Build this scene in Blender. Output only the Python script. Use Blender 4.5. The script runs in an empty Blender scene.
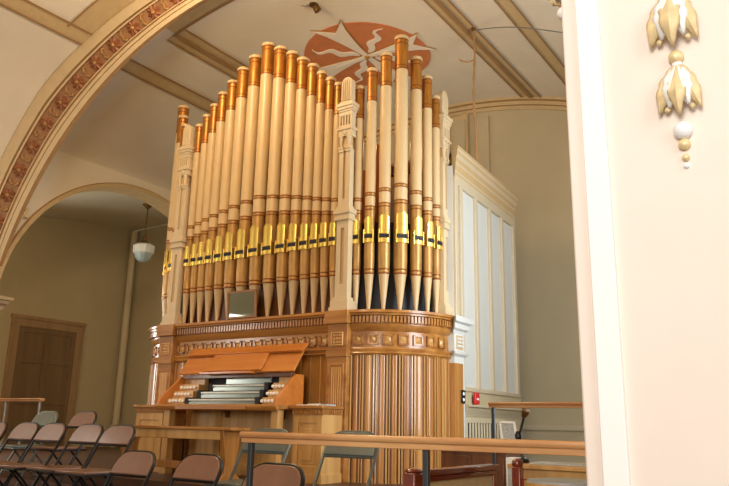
import bpy, bmesh, math, random
from mathutils import Vector, Matrix
random.seed(7)
C = bpy.context.scene
PI = math.pi
sin, cos = math.sin, math.cos

# ------------------------------------------------------------------ camera
EYE = 0.64
def set_camera(yaw, pitch, roll, fpx):
    y, p, r = map(math.radians, (yaw, pitch, roll))
    f = Vector((-sin(y) * cos(p), cos(y) * cos(p), sin(p)))
    rt = Vector((cos(y), sin(y), 0))
    up = rt.cross(f)
    r2 = cos(r) * rt + sin(r) * up
    u2 = -sin(r) * rt + cos(r) * up
    m = Matrix((r2, u2, -f)).transposed().to_4x4()
    m.translation = Vector((0, 0, EYE))
    cd = bpy.data.cameras.new('camera')
    cd.sensor_width = 36
    cd.lens = fpx / 729 * 36
    cd.clip_start = 0.05
    co = bpy.data.objects.new('camera', cd)
    C.collection.objects.link(co)
    co.matrix_world = m
    C.camera = co
set_camera(33.845, 14.115, 1.13, 720.0)

# ------------------------------------------------------------------ world, lights, exposure
C.view_settings.view_transform = 'Standard'
C.view_settings.look = 'None'
C.view_settings.exposure = 0.0
C.view_settings.gamma = 1.0
C.view_settings.use_curve_mapping = False
W = bpy.data.worlds.new('world')
C.world = W
W.use_nodes = True
W.node_tree.nodes['Background'].inputs[0].default_value = (1.0, 0.92, 0.80, 1)
W.node_tree.nodes['Background'].inputs[1].default_value = 0.6

def area(name, loc, target, size, energy, color, sy=None, spread=180):
    l = bpy.data.lights.new(name, 'AREA')
    l.energy = energy
    l.color = color
    l.shape = 'RECTANGLE'
    l.size = size
    l.size_y = sy or size
    l.spread = math.radians(spread)
    o = bpy.data.objects.new(name, l)
    C.collection.objects.link(o)
    o.location = loc
    o.rotation_euler = (Vector(target) - Vector(loc)).to_track_quat('-Z', 'Y').to_euler()
    return o
def point(name, loc, energy, color, r=0.1):
    l = bpy.data.lights.new(name, 'POINT')
    l.energy = energy
    l.color = color
    l.shadow_soft_size = r
    o = bpy.data.objects.new(name, l)
    C.collection.objects.link(o)
    o.location = loc
    return o
WARM = (1.0, 0.76, 0.48)
DAY = (0.80, 0.90, 1.0)
area('chancel_window_light', (-1.30, 8.8, 3.4), (-4.0, 9.0, 2.4), 2.0, 42, DAY, 3.2)
area('chancel_front_window_light', (-1.30, 6.9, 2.7), (-11.0, 8.2, 3.3), 1.1, 190, DAY, 4.2)
area('nave_side_window_light', (2.6, 0.2, 2.4), (-0.1, 2.4, 1.2), 1.6, 22, (1.0, 0.95, 0.93), 2.4, 120)
area('nave_rear_window_light', (0.4, -5.0, 2.6), (-4.4, 7.2, 2.0), 2.2, 150, (1.0, 0.95, 0.88), 3.6, 90)
area('nave_left_window_light', (-11.6, 2.0, 2.6), (-8.2, 7.2, 2.0), 1.3, 60, (1.0, 0.95, 0.86), 2.8, 130)
area('alcove_window_light', (-14.8, 6.3, 2.2), (-8.4, 7.2, 1.6), 1.8, 185, (1.0, 0.95, 0.86), 3.0, 150)
point('nave_warm_fill', (-4.4, 1.5, 5.2), 160, WARM, 0.5)  # added warm fill high in the nave, no fitting modelled; lights the organ front
point('chancel_warm_fill', (-6.2, 4.9, 6.05), 235, WARM, 0.4)  # added fill below the crown, no real fitting; brightens vault and pipes
point('organ_loft_lamp', (-5.15, 8.25, 4.5), 22, (1.0, 0.62, 0.3), 0.08)

# ------------------------------------------------------------------ colours and materials
def lin(c):
    c = c / 255
    return c / 12.92 if c <= 0.04045 else ((c + 0.055) / 1.055) ** 2.4
def rgb(r, g, b): return (lin(r), lin(g), lin(b), 1)

def mat(name, col, rough=0.5, metal=0.0, spec=0.5, noise=0.0, nscale=6.0, bump=0.0, bscale=40, coat=0.0,
        trans=0.0, emit=None, estr=0.0, stretch=(1, 1, 1), col2=None, sheen=0.0):
    m = bpy.data.materials.new(name)
    m.use_nodes = True
    nt = m.node_tree
    b = nt.nodes['Principled BSDF']
    b.inputs['Base Color'].default_value = col
    b.inputs['Roughness'].default_value = rough
    b.inputs['Metallic'].default_value = metal
    b.inputs['Specular IOR Level'].default_value = spec
    b.inputs['Coat Weight'].default_value = coat
    b.inputs['Coat Roughness'].default_value = 0.12
    b.inputs['Transmission Weight'].default_value = trans
    b.inputs['Sheen Weight'].default_value = sheen
    if emit:
        b.inputs['Emission Color'].default_value = emit
        b.inputs['Emission Strength'].default_value = estr
    if noise or col2 or bump:
        tc = nt.nodes.new('ShaderNodeTexCoord')
        mp = nt.nodes.new('ShaderNodeMapping')
        mp.inputs['Scale'].default_value = stretch
        nt.links.new(tc.outputs['Object'], mp.inputs['Vector'])
        if noise or col2:
            n = nt.nodes.new('ShaderNodeTexNoise')
            n.inputs['Scale'].default_value = nscale
            n.inputs['Detail'].default_value = 6
            n.inputs['Roughness'].default_value = 0.6
            nt.links.new(mp.outputs['Vector'], n.inputs['Vector'])
            r = nt.nodes.new('ShaderNodeValToRGB')
            r.color_ramp.elements[0].position = 0.32
            r.color_ramp.elements[1].position = 0.68
            if col2:
                r.color_ramp.elements[0].color = col2
                r.color_ramp.elements[1].color = col
            else:
                k0, k1 = 1 - noise, 1 + noise
                r.color_ramp.elements[0].color = tuple(min(1, v * k0) for v in col[:3]) + (1,)
                r.color_ramp.elements[1].color = tuple(min(1, v * k1) for v in col[:3]) + (1,)
            nt.links.new(n.outputs['Fac'], r.inputs['Fac'])
            nt.links.new(r.outputs['Color'], b.inputs['Base Color'])
        if bump:
            n2 = nt.nodes.new('ShaderNodeTexNoise')
            n2.inputs['Scale'].default_value = bscale
            n2.inputs['Detail'].default_value = 4
            nt.links.new(mp.outputs['Vector'], n2.inputs['Vector'])
            bp = nt.nodes.new('ShaderNodeBump')
            bp.inputs['Strength'].default_value = bump
            bp.inputs['Distance'].default_value = 0.01
            nt.links.new(n2.outputs['Fac'], bp.inputs['Height'])
            nt.links.new(bp.outputs['Normal'], b.inputs['Normal'])
    return m
VERT = (1, 1, 0.06)     # grain running up
HORX = (0.06, 1, 1)     # grain running along X
HORY = (1, 0.06, 1)
M = {}
M['ceiling'] = mat('cream_plaster', rgb(226, 212, 186), 0.8, noise=0.03, nscale=1.5)
M['wall'] = mat('beige_wall_paint', rgb(188, 172, 136), 0.75, noise=0.03, nscale=2)
M['alcove_ceiling'] = mat('pale_alcove_plaster', rgb(205, 195, 170), 0.8, noise=0.03)
M['band'] = mat('tan_band_paint', rgb(198, 170, 122), 0.7, noise=0.06, nscale=8)
M['band_line'] = mat('brown_line_paint', rgb(160, 122, 76), 0.7, noise=0.08)
M['arch_cream'] = mat('arch_cream_paint', rgb(206, 180, 138), 0.7, noise=0.04)
M['arch_red'] = mat('arch_terracotta_paint', rgb(158, 112, 72), 0.7, noise=0.15, nscale=14)
M['rosette'] = mat('rosette_bronze_paint', rgb(140, 84, 46), 0.55, noise=0.3, nscale=30)
M['rosette_gold'] = mat('rosette_gold_paint', rgb(168, 128, 72), 0.5, metal=0.1, noise=0.2, nscale=30)
M['terracotta'] = mat('terracotta_paint', rgb(202, 122, 72), 0.7, noise=0.08, nscale=5)
M['medal_white'] = mat('medallion_cream_paint', rgb(235, 220, 195), 0.7)
M['gilt'] = mat('gilt_edge', rgb(190, 140, 60), 0.4, metal=0.5)
M['pier'] = mat('pier_paint', rgb(234, 219, 207), 0.7, noise=0.02, nscale=3)
M['pier_strip'] = mat('pier_white_paint', rgb(246, 240, 236), 0.6)
M['plaster_white'] = mat('ornament_white', rgb(240, 240, 240), 0.5)
M['plaster_gold'] = mat('ornament_gold', rgb(224, 202, 154), 0.42, metal=0.15, noise=0.12, nscale=25)
M['pipe_cream'] = mat('pipe_cream_paint', rgb(208, 176, 126), 0.42, noise=0.025, nscale=3, coat=0.1)
M['pipe_gold'] = mat('pipe_old_gold', rgb(174, 114, 42), 0.36, metal=0.5, noise=0.25, nscale=14, stretch=(1, 1, 0.3))
M['pipe_gold2'] = mat('pipe_body_gold', rgb(182, 138, 76), 0.38, metal=0.4, noise=0.18, nscale=12, stretch=(1, 1, 0.3))
M['ring'] = mat('pipe_ring_paint', rgb(140, 78, 26), 0.4, metal=0.3, noise=0.15, nscale=20)
M['pipe_bright'] = mat('pipe_bright_gold', rgb(255, 218, 112), 0.27, metal=0.8, noise=0.06, nscale=20)
M['slot'] = mat('pipe_mouth_dark', rgb(20, 18, 26), 0.6)
M['case_cream'] = mat('case_cream_paint', rgb(206, 182, 142), 0.45, noise=0.03, nscale=4)
M['case_shadow'] = mat('case_shade_tan', rgb(192, 158, 108), 0.5, noise=0.05)  # darker cream for sunk faces and cornice steps, recess shade put into the colour
M['box_white'] = mat('box_white_paint', rgb(206, 205, 195), 0.45, noise=0.02, nscale=3)
M['box_stile'] = mat('box_stile_paint', rgb(196, 178, 146), 0.5, noise=0.03)
M['oak'] = mat('golden_oak', rgb(190, 132, 66), 0.27, noise=0, col2=rgb(146, 92, 38), nscale=9, stretch=VERT, coat=0.35)
M['oak_h'] = mat('golden_oak_mould', rgb(188, 130, 64), 0.27, col2=rgb(142, 88, 36), nscale=9, stretch=HORX, coat=0.35)
M['oak_pale'] = mat('pale_oak', rgb(214, 168, 102), 0.32, col2=rgb(184, 134, 72), nscale=8, stretch=VERT, coat=0.25)
M['oak_h2'] = mat('honey_oak', rgb(206, 154, 86), 0.24, col2=rgb(170, 114, 52), nscale=9, stretch=VERT, coat=0.4)
M['oak_dark'] = mat('dark_oak', rgb(120, 70, 30), 0.35, col2=rgb(86, 46, 16), nscale=9, stretch=VERT, coat=0.3)  # darker brown oak for grooves, some boards, name rail, brackets and low cabinet
M['oak_orange'] = mat('orange_oak', rgb(202, 128, 56), 0.28, col2=rgb(178, 102, 36), nscale=7, stretch=HORX, coat=0.4)
M['rail_wood'] = mat('rail_oak', rgb(208, 158, 106), 0.32, col2=rgb(168, 108, 62), nscale=16, stretch=(0.12, 1, 1), coat=0.3)
M['mahogany'] = mat('mahogany', rgb(134, 52, 24), 0.25, col2=rgb(96, 32, 12), nscale=8, stretch=HORY, coat=0.6)
M['black'] = mat('black_enamel', rgb(14, 13, 13), 0.38, spec=0.4)
M['iron'] = mat('dark_iron', rgb(58, 60, 62), 0.45, metal=0.4)
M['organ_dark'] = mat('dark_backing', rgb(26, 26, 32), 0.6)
M['brown_back'] = mat('brown_backing', rgb(120, 74, 34), 0.5, col2=rgb(90, 52, 22), nscale=7, stretch=VERT)
M['copper'] = mat('inner_pipe_metal', rgb(178, 110, 60), 0.35, metal=0.8, noise=0.1)
M['ivory'] = mat('key_ivory', rgb(206, 206, 196), 0.22, coat=0.4)
M['keyslip'] = mat('grey_key_cover', rgb(146, 156, 150), 0.18, metal=0.4, noise=0.05)
M['knob'] = mat('stop_knob_white', rgb(244, 240, 230), 0.25)
M['vinyl'] = mat('brown_vinyl', rgb(124, 88, 68), 0.30, coat=0.25, noise=0.06, nscale=12, bump=0.1, bscale=150)
M['steel'] = mat('grey_steel', rgb(112, 118, 112), 0.32, metal=0.55, noise=0.06)
M['steel_light'] = mat('light_steel', rgb(176, 184, 186), 0.25, metal=0.8)
M['door'] = mat('brown_door', rgb(130, 102, 70), 0.5, col2=rgb(114, 88, 58), nscale=6, stretch=VERT)
M['door_frame'] = mat('door_casing', rgb(170, 138, 100), 0.5, col2=rgb(152, 120, 84), nscale=6, stretch=VERT)
M['drain'] = mat('drain_pipe_paint', rgb(205, 188, 152), 0.5)
M['carpet'] = mat('brown_carpet', rgb(72, 44, 30), 0.95, noise=0.2, nscale=60)
M['floorwood'] = mat('floor_boards', rgb(86, 56, 34), 0.5, col2=rgb(68, 42, 24), nscale=6, stretch=HORX)
M['glass_white'] = mat('opal_glass', rgb(232, 236, 228), 0.25, spec=0.6, coat=0.5)
M['glass_clear'] = mat('pale_glass', rgb(176, 196, 194), 0.12, coat=0.6)
M['brass'] = mat('old_brass', rgb(120, 90, 50), 0.4, metal=0.7)
M['mirror'] = mat('mirror_glass', rgb(150, 160, 150), 0.03, metal=1.0)
M['frame_wood'] = mat('mirror_frame_wood', rgb(134, 88, 44), 0.4, noise=0.15, nscale=20)
M['paper'] = mat('white_paper', rgb(238, 236, 230), 0.7)
M['paper_grey'] = mat('printed_paper', rgb(176, 178, 174), 0.7, noise=0.2, nscale=60)
M['red'] = mat('alarm_red', rgb(200, 30, 34), 0.35)
M['grille'] = mat('grille_paint', rgb(196, 180, 146), 0.5)
M['wain'] = mat('wainscot_paint', rgb(196, 180, 146), 0.5)
M['rope'] = mat('tan_cord', rgb(160, 122, 80), 0.8, noise=0.2, nscale=40)
M['wire'] = mat('grey_wire', rgb(120, 122, 118), 0.5)
M['beige_cloth'] = mat('beige_panel_cloth', rgb(204, 184, 140), 0.85, noise=0.08, nscale=60)
M['drum_top'] = mat('grey_laminate', rgb(160, 166, 170), 0.3, noise=0.05)
M['bulb'] = mat('bulb', rgb(240, 230, 200), 0.3)

# ------------------------------------------------------------------ mesh builder
JIT = random.Random(3)
class MB:
    def __init__(s):
        s.v = []; s.f = []; s.m = []
    def add(s, vs, fs, mi=0):
        o = len(s.v)
        s.v += [tuple(v) for v in vs]
        for f in fs:
            s.f.append([i + o for i in f]); s.m.append(mi)
        return s
    def box(s, x0, x1, y0, y1, z0, z1, mi=0):
        j = JIT.uniform(0, 0.0012)      # joinery is never perfectly flush
        x0 -= j; x1 += j; y0 -= j; y1 += j; z1 += j
        vs = [(x, y, z) for z in (z0, z1) for y in (y0, y1) for x in (x0, x1)]
        return s.add(vs, [(0, 2, 3, 1), (4, 5, 7, 6), (0, 1, 5, 4), (2, 6, 7, 3), (0, 4, 6, 2), (1, 3, 7, 5)], mi)
    def obox(s, c, u, v, w, hu, hv, hw, mi=0):
        c, u, v, w = Vector(c), Vector(u).normalized(), Vector(v).normalized(), Vector(w).normalized()
        vs = [c + u * a * hu + v * b * hv + w * d * hw for d in (-1, 1) for b in (-1, 1) for a in (-1, 1)]
        return s.add(vs, [(0, 2, 3, 1), (4, 5, 7, 6), (0, 1, 5, 4), (2, 6, 7, 3), (0, 4, 6, 2), (1, 3, 7, 5)], mi)
    def lathe(s, prof, cx, cy, seg=20, mi=0, axis=None, base=(0, 0, 0), cap=True):
        """prof: (r, z[, mi]) rising along z at (cx, cy); axis gives another direction from base."""
        if axis is not None:
            a = Vector(axis).normalized()
            u = a.orthogonal().normalized(); w = a.cross(u)
            P = lambda r, z, t: Vector(base) + a * z + u * r * cos(t) + w * r * sin(t)
        else:
            P = lambda r, z, t: (cx + r * cos(t), cy + r * sin(t), z)
        n = len(prof); vs = []
        for p in prof:
            for k in range(seg): vs.append(P(p[0], p[1], 2 * PI * k / seg))
        o = len(s.v); s.v += [tuple(v) for v in vs]
        for i in range(n - 1):
            mm = prof[i][2] if len(prof[i]) > 2 else mi
            for k in range(seg):
                k2 = (k + 1) % seg
                s.f.append([o + i * seg + k, o + i * seg + k2, o + (i + 1) * seg + k2, o + (i + 1) * seg + k]); s.m.append(mm)
        if cap:
            s.f.append([o + k for k in reversed(range(seg))]); s.m.append(prof[0][2] if len(prof[0]) > 2 else mi)
            s.f.append([o + (n - 1) * seg + k for k in range(seg)]); s.m.append(prof[-2][2] if len(prof[-2]) > 2 else mi)
        return s
    def tube(s, pts, r, seg=8, mi=0, cap=True):
        pts = [Vector(p) for p in pts]; n = len(pts)
        rs = r if isinstance(r, (list, tuple)) else [r] * n
        o = len(s.v); prev = None
        for i, p in enumerate(pts):
            t = (pts[min(i + 1, n - 1)] - pts[max(i - 1, 0)]).normalized()
            if prev is None: u = t.orthogonal().normalized()
            else:
                u = (prev - t * prev.dot(t))
                u = u.normalized() if u.length > 1e-6 else t.orthogonal().normalized()
            prev = u; w = t.cross(u)
            for k in range(seg):
                a = 2 * PI * k / seg
                s.v.append(tuple(p + (u * cos(a) + w * sin(a)) * rs[i]))
        for i in range(n - 1):
            for k in range(seg):
                k2 = (k + 1) % seg
                s.f.append([o + i * seg + k, o + i * seg + k2, o + (i + 1) * seg + k2, o + (i + 1) * seg + k]); s.m.append(mi)
        if cap:
            s.f.append([o + k for k in reversed(range(seg))]); s.m.append(mi)
            s.f.append([o + (n - 1) * seg + k for k in range(seg)]); s.m.append(mi)
        return s
    def prism(s, poly, o, u, v, w, depth, mi=0):
        """polygon (a, b) in plane o + a u + b v, extruded by depth along w"""
        o, u, v, w = Vector(o), Vector(u), Vector(v), Vector(w)
        n = len(poly)
        vs = [o + u * a + v * b for a, b in poly] + [o + u * a + v * b + w * depth for a, b in poly]
        fs = [list(range(n))[::-1], list(range(n, 2 * n))] + [[i, (i + 1) % n, n + (i + 1) % n, n + i] for i in range(n)]
        return s.add(vs, fs, mi)
    def sweep(s, path, prof, mi=0, closed=False, mis=None):
        """path: list of (origin, outward) ; prof: (out, z)."""
        n, k = len(path), len(prof); o = len(s.v)
        for p, nn in path:
            for a, z in prof: s.v.append((p[0] + nn[0] * a, p[1] + nn[1] * a, z))
        for i in range(n - 1):
            for j in range(k - 1 + (1 if closed else 0)):
                j2 = (j + 1) % k
                s.f.append([o + i * k + j, o + (i + 1) * k + j, o + (i + 1) * k + j2, o + i * k + j2]); s.m.append(mis[j] if mis else mi)
        if closed:
            s.f.append([o + j for j in range(k)]); s.m.append(mi)
            s.f.append([o + (n - 1) * k + j for j in reversed(range(k))]); s.m.append(mi)
        return s
    def grid(s, rows, mi=0, mfun=None):
        o = len(s.v); k = len(rows[0])
        for r in rows: s.v += [tuple(p) for p in r]
        for i in range(len(rows) - 1):
            for j in range(k - 1):
                s.f.append([o + i * k + j, o + i * k + j + 1, o + (i + 1) * k + j + 1, o + (i + 1) * k + j])
                s.m.append(mfun(i, j) if mfun else mi)
        return s
    def build(s, name, mats, parent=None, smooth=True, bevel=0.0, solid=0.0):
        if not isinstance(mats, (list, tuple)): mats = [mats]
        off = world_of(parent)
        me = bpy.data.meshes.new(name)
        me.from_pydata([(v[0] - off[0], v[1] - off[1], v[2] - off[2]) for v in s.v], [], s.f)
        for m in mats: me.materials.append(m)
        me.polygons.foreach_set('material_index', s.m)
        bm = bmesh.new(); bm.from_mesh(me)
        bmesh.ops.recalc_face_normals(bm, faces=bm.faces)
        bm.to_mesh(me); bm.free()
        if smooth:
            me.polygons.foreach_set('use_smooth', [True] * len(me.polygons))
            me.set_sharp_from_angle(angle=math.radians(38))
        o = bpy.data.objects.new(name, me)
        C.collection.objects.link(o)
        if parent: o.parent = parent
        if solid:
            md = o.modifiers.new('solid', 'SOLIDIFY'); md.thickness = solid
        if bevel:
            md = o.modifiers.new('bevel', 'BEVEL'); md.width = bevel; md.segments = 2; md.limit_method = 'ANGLE'
        return o
def world_of(o):
    v = Vector((0, 0, 0))
    while o is not None:
        v = v + o.location; o = o.parent
    return v
def tag(o, label=None, cat=None, group=None):
    if label: o['label'] = label
    if cat: o['category'] = cat
    if group: o['group'] = group
    return o
def thing(name, loc, label, cat, group=None):
    o = bpy.data.objects.new(name, None)
    o.empty_display_size = 0.1
    C.collection.objects.link(o)
    o.location = loc
    return tag(o, label, cat, group)
def struct(o):
    o['kind'] = 'structure'
    return o
def dup(root, loc, rz, label, group):
    r = root.copy(); C.collection.objects.link(r)
    r.location = loc; r.rotation_euler = (0, 0, rz)
    r['label'] = label
    if group: r['group'] = group
    for ch in list(root.children):
        c = ch.copy(); C.collection.objects.link(c); c.parent = r
        for g in ch.children:
            d = g.copy(); C.collection.objects.link(d); d.parent = c
    return r
def interp(pts, x):
    """smooth monotone interpolation through sorted points"""
    n = len(pts)
    if x <= pts[0][0]: return pts[0][1]
    if x >= pts[-1][0]: return pts[-1][1]
    i = max(k for k in range(n - 1) if pts[k][0] <= x)
    def sl(k):
        if k <= 0: return 0.0
        if k >= n - 1: return (pts[-1][1] - pts[-2][1]) / (pts[-1][0] - pts[-2][0])
        a = (pts[k][1] - pts[k - 1][1]) / (pts[k][0] - pts[k - 1][0])
        b = (pts[k + 1][1] - pts[k][1]) / (pts[k + 1][0] - pts[k][0])
        return 0 if a * b <= 0 else 2 * a * b / (a + b)
    h = pts[i + 1][0] - pts[i][0]; t = (x - pts[i][0]) / h
    return ((1 + 2 * t) * (1 - t) ** 2 * pts[i][1] + t * (1 - t) ** 2 * h * sl(i)
            + t * t * (3 - 2 * t) * pts[i + 1][1] + t * t * (t - 1) * h * sl(i + 1))

# ------------------------------------------------------------------ the room
S = 1.2                       # size of the chancel shell against the first survey
VX = -5.29 * S                  # vault axis
YW = 10.1 * S                   # end wall
YA = 5.3 * S                    # far edge of the chancel arch
XL = -9.6 * S                   # left chancel wall
XR = 2 * VX - XL
XB = -12.5 * S                  # alcove back wall
NAVE = [(0, 5.21), (1.0, 5.145), (1.705, 5.03), (2.525, 4.765), (3.315, 4.365), (3.755, 3.925), (4.12, 3.445),
        (4.4, 2.85), (4.57, 2.2), (4.64, 1.4)]
def z_chancel(dx):
    dx = min(abs(dx) / S, 4.31)
    if dx <= 2.6: return EYE + S * (5.21 - 7 + math.sqrt(49 - dx * dx))
    lo, hi = 0.0, 1.0
    B = lambda t, a, b, c: (1 - t) ** 2 * a + 2 * t * (1 - t) * b + t * t * c
    for _ in range(40):
        t = (lo + hi) / 2
        if B(t, 2.6, 4.2, 4.31) < dx: lo = t
        else: hi = t
    return EYE + S * B(t, 4.709, 4.10, 3.93)
def z_nave(dx): return EYE + S * interp(NAVE, abs(dx) / S)
HW = 4.31 * S
NW = 4.64 * S

# floors: choir tiers step up from the nave towards the organ
struct(MB().box(-16, 6, -8, 2.0, -1.1, -1.0).build('floor', M['carpet'], smooth=False))
struct(MB().box(-16, -0.6, 2.0, 3.95, -1.1, -0.43).box(-2.35, -0.6, 3.95, 5.6, -1.1, -0.43).build('floor_choir', M['carpet'], smooth=False))
struct(MB().box(-16, -2.35, 3.95, 4.92, -1.1, -0.25).build('floor_riser', M['carpet'], smooth=False))
struct(MB().box(-16, -2.35, 4.92, 5.6, -1.1, -0.12).build('floor_step', M['carpet'], smooth=False))
struct(MB().box(-16, -0.6, 5.6, 12.4, -1.1, 0.0).build('floor_chancel', M['floorwood'], smooth=False))

# vaults
N = 56
b = MB()
rows = []
for y in (YA - 0.05, 8, 10, YW + 0.05):
    rows.append([(VX + HW * sin(PI / 2 * (2 * k / N - 1)), y, z_chancel(HW * sin(PI / 2 * (2 * k / N - 1)))) for k in range(N + 1)])
b.grid(rows)
struct(b.build('ceiling', M['ceiling']))
b = MB(); rows = []
for y in (-8, -4, 0, 6.02):
    rows.append([(VX + NW * sin(PI / 2 * (2 * k / N - 1)), y, z_nave(NW * sin(PI / 2 * (2 * k / N - 1)))) for k in range(N + 1)])
b.grid(rows)
struct(b.build('ceiling_nave', M['ceiling']))
struct(MB().box(XL - 0.4, XL - 0.33, -8, 6.0, -1.0, 2.5).build('wall_nave_left', M['wall']))
struct(MB().box(XR + 0.33, XR + 0.4, 2.85, 6.3, -1.0, 2.5).box(XR, XR + 0.2, 6.3, YW, -1.0, 5.6).build('wall_right', M['wall']))

# end wall with the vault's curve on top
b = MB()
xs = [VX + HW * (2 * k / N - 1) for k in range(N + 1)]
b.grid([[(x, YW, -1.0) for x in xs], [(x, YW, z_chancel(x - VX) + 0.02) for x in xs]])
struct(b.build('wall_back', M['wall']))
# arched cornice on the end wall
b = MB()
prof = [(0, -0.20), (0.03, -0.20), (0.035, -0.13), (0.07, -0.12), (0.075, -0.05), (0.12, -0.03), (0.12, 0.03), (0, 0.03)]
rows = [[(x, YW - o, z_chancel(x - VX) + z - 0.02) for o, z in prof] for x in [VX + HW * .97 * (2 * k / N - 1) for k in range(N + 1)]]
b.grid(rows, mfun=lambda i, j: 1 if j in (2, 4) else 0)
struct(b.build('trim_cornice', [M['band'], M['band_line']]))
# pale pilaster strips on the end wall behind the organ
b = MB()
b.box(-6.03, -5.68, YW - 0.10, YW, 3.0, 6.62)
b.box(-5.98, -5.73, YW - 0.12, YW - 0.09, 3.0, 6.50, 1)
b.box(-5.52, -5.26, YW - 0.05, YW, 3.0, 6.5, 1)
struct(b.build('trim_pilaster', [M['band'], M['wall']]))
# chair rail low on the end wall
b = MB()
b.box(-5.4, XR, YW - 0.04, YW, 0.60, 0.68).box(-5.4, XR, YW - 0.02, YW, 0.0, 0.14)
struct(b.build('trim_wall_rail', M['wain']))

# left wall with an arched opening into the alcove
AC_Y, AC_Z, AC_R = 7.53 * S, 1.46 * S + EYE, 2.26 * S
def wall_arch_ring(x, r, dz=0, zb=-1.0, n=40):
    pts = [(x, AC_Y - r, zb)]
    for k in range(n + 1):
        t = PI - PI * k / n
        pts.append((x, AC_Y + r * cos(t), AC_Z + dz + r * sin(t)))
    pts.append((x, AC_Y + r, zb))
    return pts
inner = wall_arch_ring(XL, AC_R)
outer = []
for (x, y, z) in inner:
    if z < AC_Z - 0.01:
        outer.append((x, YA - 0.1 if y < AC_Y else YW, z)); continue
    dy, dz = y - AC_Y, z - AC_Z
    top = EYE + S * 3.97 - AC_Z
    q = min(((YW - AC_Y) if dy > 0 else (AC_Y - YA + 0.1)) / max(abs(dy), 1e-6), top / max(dz, 1e-6))
    outer.append((x, AC_Y + dy * q, AC_Z + dz * q))
b = MB(); b.grid([inner, outer])
struct(b.build('wall_left', M['ceiling']))
# arch soffit and moulded edge
b = MB()
e1 = wall_arch_ring(XL + 0.03, AC_R + 0.09)
e2 = wall_arch_ring(XL + 0.05, AC_R + 0.07)
e3 = wall_arch_ring(XL + 0.05, AC_R)
e4 = wall_arch_ring(XL - 0.36, AC_R - 0.02)
b.grid([wall_arch_ring(XL, AC_R + 0.09), e1, e2, e3, e4], mfun=lambda i, j: 1 if i in (1,) else 0)
struct(b.build('trim_alcove_arch', [M['band'], M['band_line']]))
# alcove shell: back wall, end wall, ceiling, return beside the opening
def z_alc(y): return EYE + S * (interp([(4.0, 4.02), (6.0, 4.18), (7.45, 4.36), (8.1, 4.45), (8.8, 4.53), (9.75, 4.6), (11, 4.62)], y / S) - EYE)
ys = [4.0 * S + 0.25 * S * k for k in range(24)]
YE = 9.76 * S
b = MB(); b.grid([[(XB, y, -1.0) for y in ys], [(XB, y, z_alc(y)) for y in ys]])
struct(b.build('wall_alcove_back', M['wall']))
struct(MB().grid([[(XB, YE, -1.0), (XL - 0.3, YE, -1.0)], [(XB, YE, 5.5), (XL - 0.3, YE, 5.5)]]).build('wall_alcove_end', M['wall']))
b = MB(); b.grid([[(XB, y, z_alc(y)) for y in ys], [(XB + 1.8, y, z_alc(y) + 0.03) for y in ys], [(XL - 0.33, y, z_alc(y) + 0.05) for y in ys]])
struct(b.build('ceiling_alcove', M['alcove_ceiling']))
struct(MB().box(XB, XL - 0.05, 4.7, 4.8, -1.0, 5.0).build('wall_alcove_near', M['wall']))

# chancel arch: moulded band from the nave vault down to the inner curve
AR, AZ = 4.57 * S, 0.376 * S + EYE
NA = 96
def arch_pt(k, s):
    """k along the curve 0..NA, s across 0 (nave edge) .. 1 (chancel edge)"""
    t = PI * k / NA
    x1, z1 = -AR * cos(t) * (1.0 if t < PI / 2 else 1.06), AZ + AR * sin(t)
    u = 1 - 2 * k / NA
    a = t
    x0 = -NW * cos(a)
    z0 = z_nave(x0) if sin(a) > 0.30 else EYE + S * interp(NAVE, 4.64 * cos(math.asin(0.30))) * sin(a) / 0.30
    return Vector((VX + x0 + (x1 - x0) * s, 6.0 + (YA - 6.0) * s, z0 + (z1 - z0) * s))
def arch_nrm(k, s):
    du = arch_pt(min(k + 0.5, NA), s) - arch_pt(max(k - 0.5, 0), s)
    dv = arch_pt(k, min(s + .05, 1)) - arch_pt(k, max(s - .05, 0))
    n = du.cross(dv).normalized()
    if n.y > 0: n = -n
    return n
# (s, height, material): 0 cream, 1 brown line, 2 terracotta ground
AP = [(-0.04, 0.0, 1), (0.0, 0.03, 0), (0.03, 0.045, 0), (0.24, 0.04, 1), (0.265, 0.015, 1), (0.29, 0.035, 0), (0.325, 0.03, 2),
      (0.34, 0.0, 2), (0.65, 0.0, 2), (0.665, 0.03, 0), (0.69, 0.035, 1), (0.715, 0.01, 0), (0.735, 0.03, 0), (0.80, 0.03, 1),
      (0.815, 0.015, 0), (0.83, 0.045, 0), (0.94, 0.045, 1), (0.96, 0.03, 1), (1.0, 0.0, 0)]
rows = []
for s_, h, _ in AP:
    rows.append([arch_pt(k, s_) + arch_nrm(k, s_) * h for k in range(NA + 1)])
# return on the chancel side
rows.append([(VX - AR * cos(PI * k / NA) * (1.06 if k < NA / 2 else 1.12), YA + 0.02, AZ + AR * sin(PI * k / NA) * 1.06) for k in range(NA + 1)])
b = MB(); b.grid(rows, mfun=lambda i, j: AP[i][2] if i < len(AP) else 0)
arch = struct(b.build('trim_chancel_arch', [M['arch_cream'], M['band_line'], M['arch_red']]))
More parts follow.
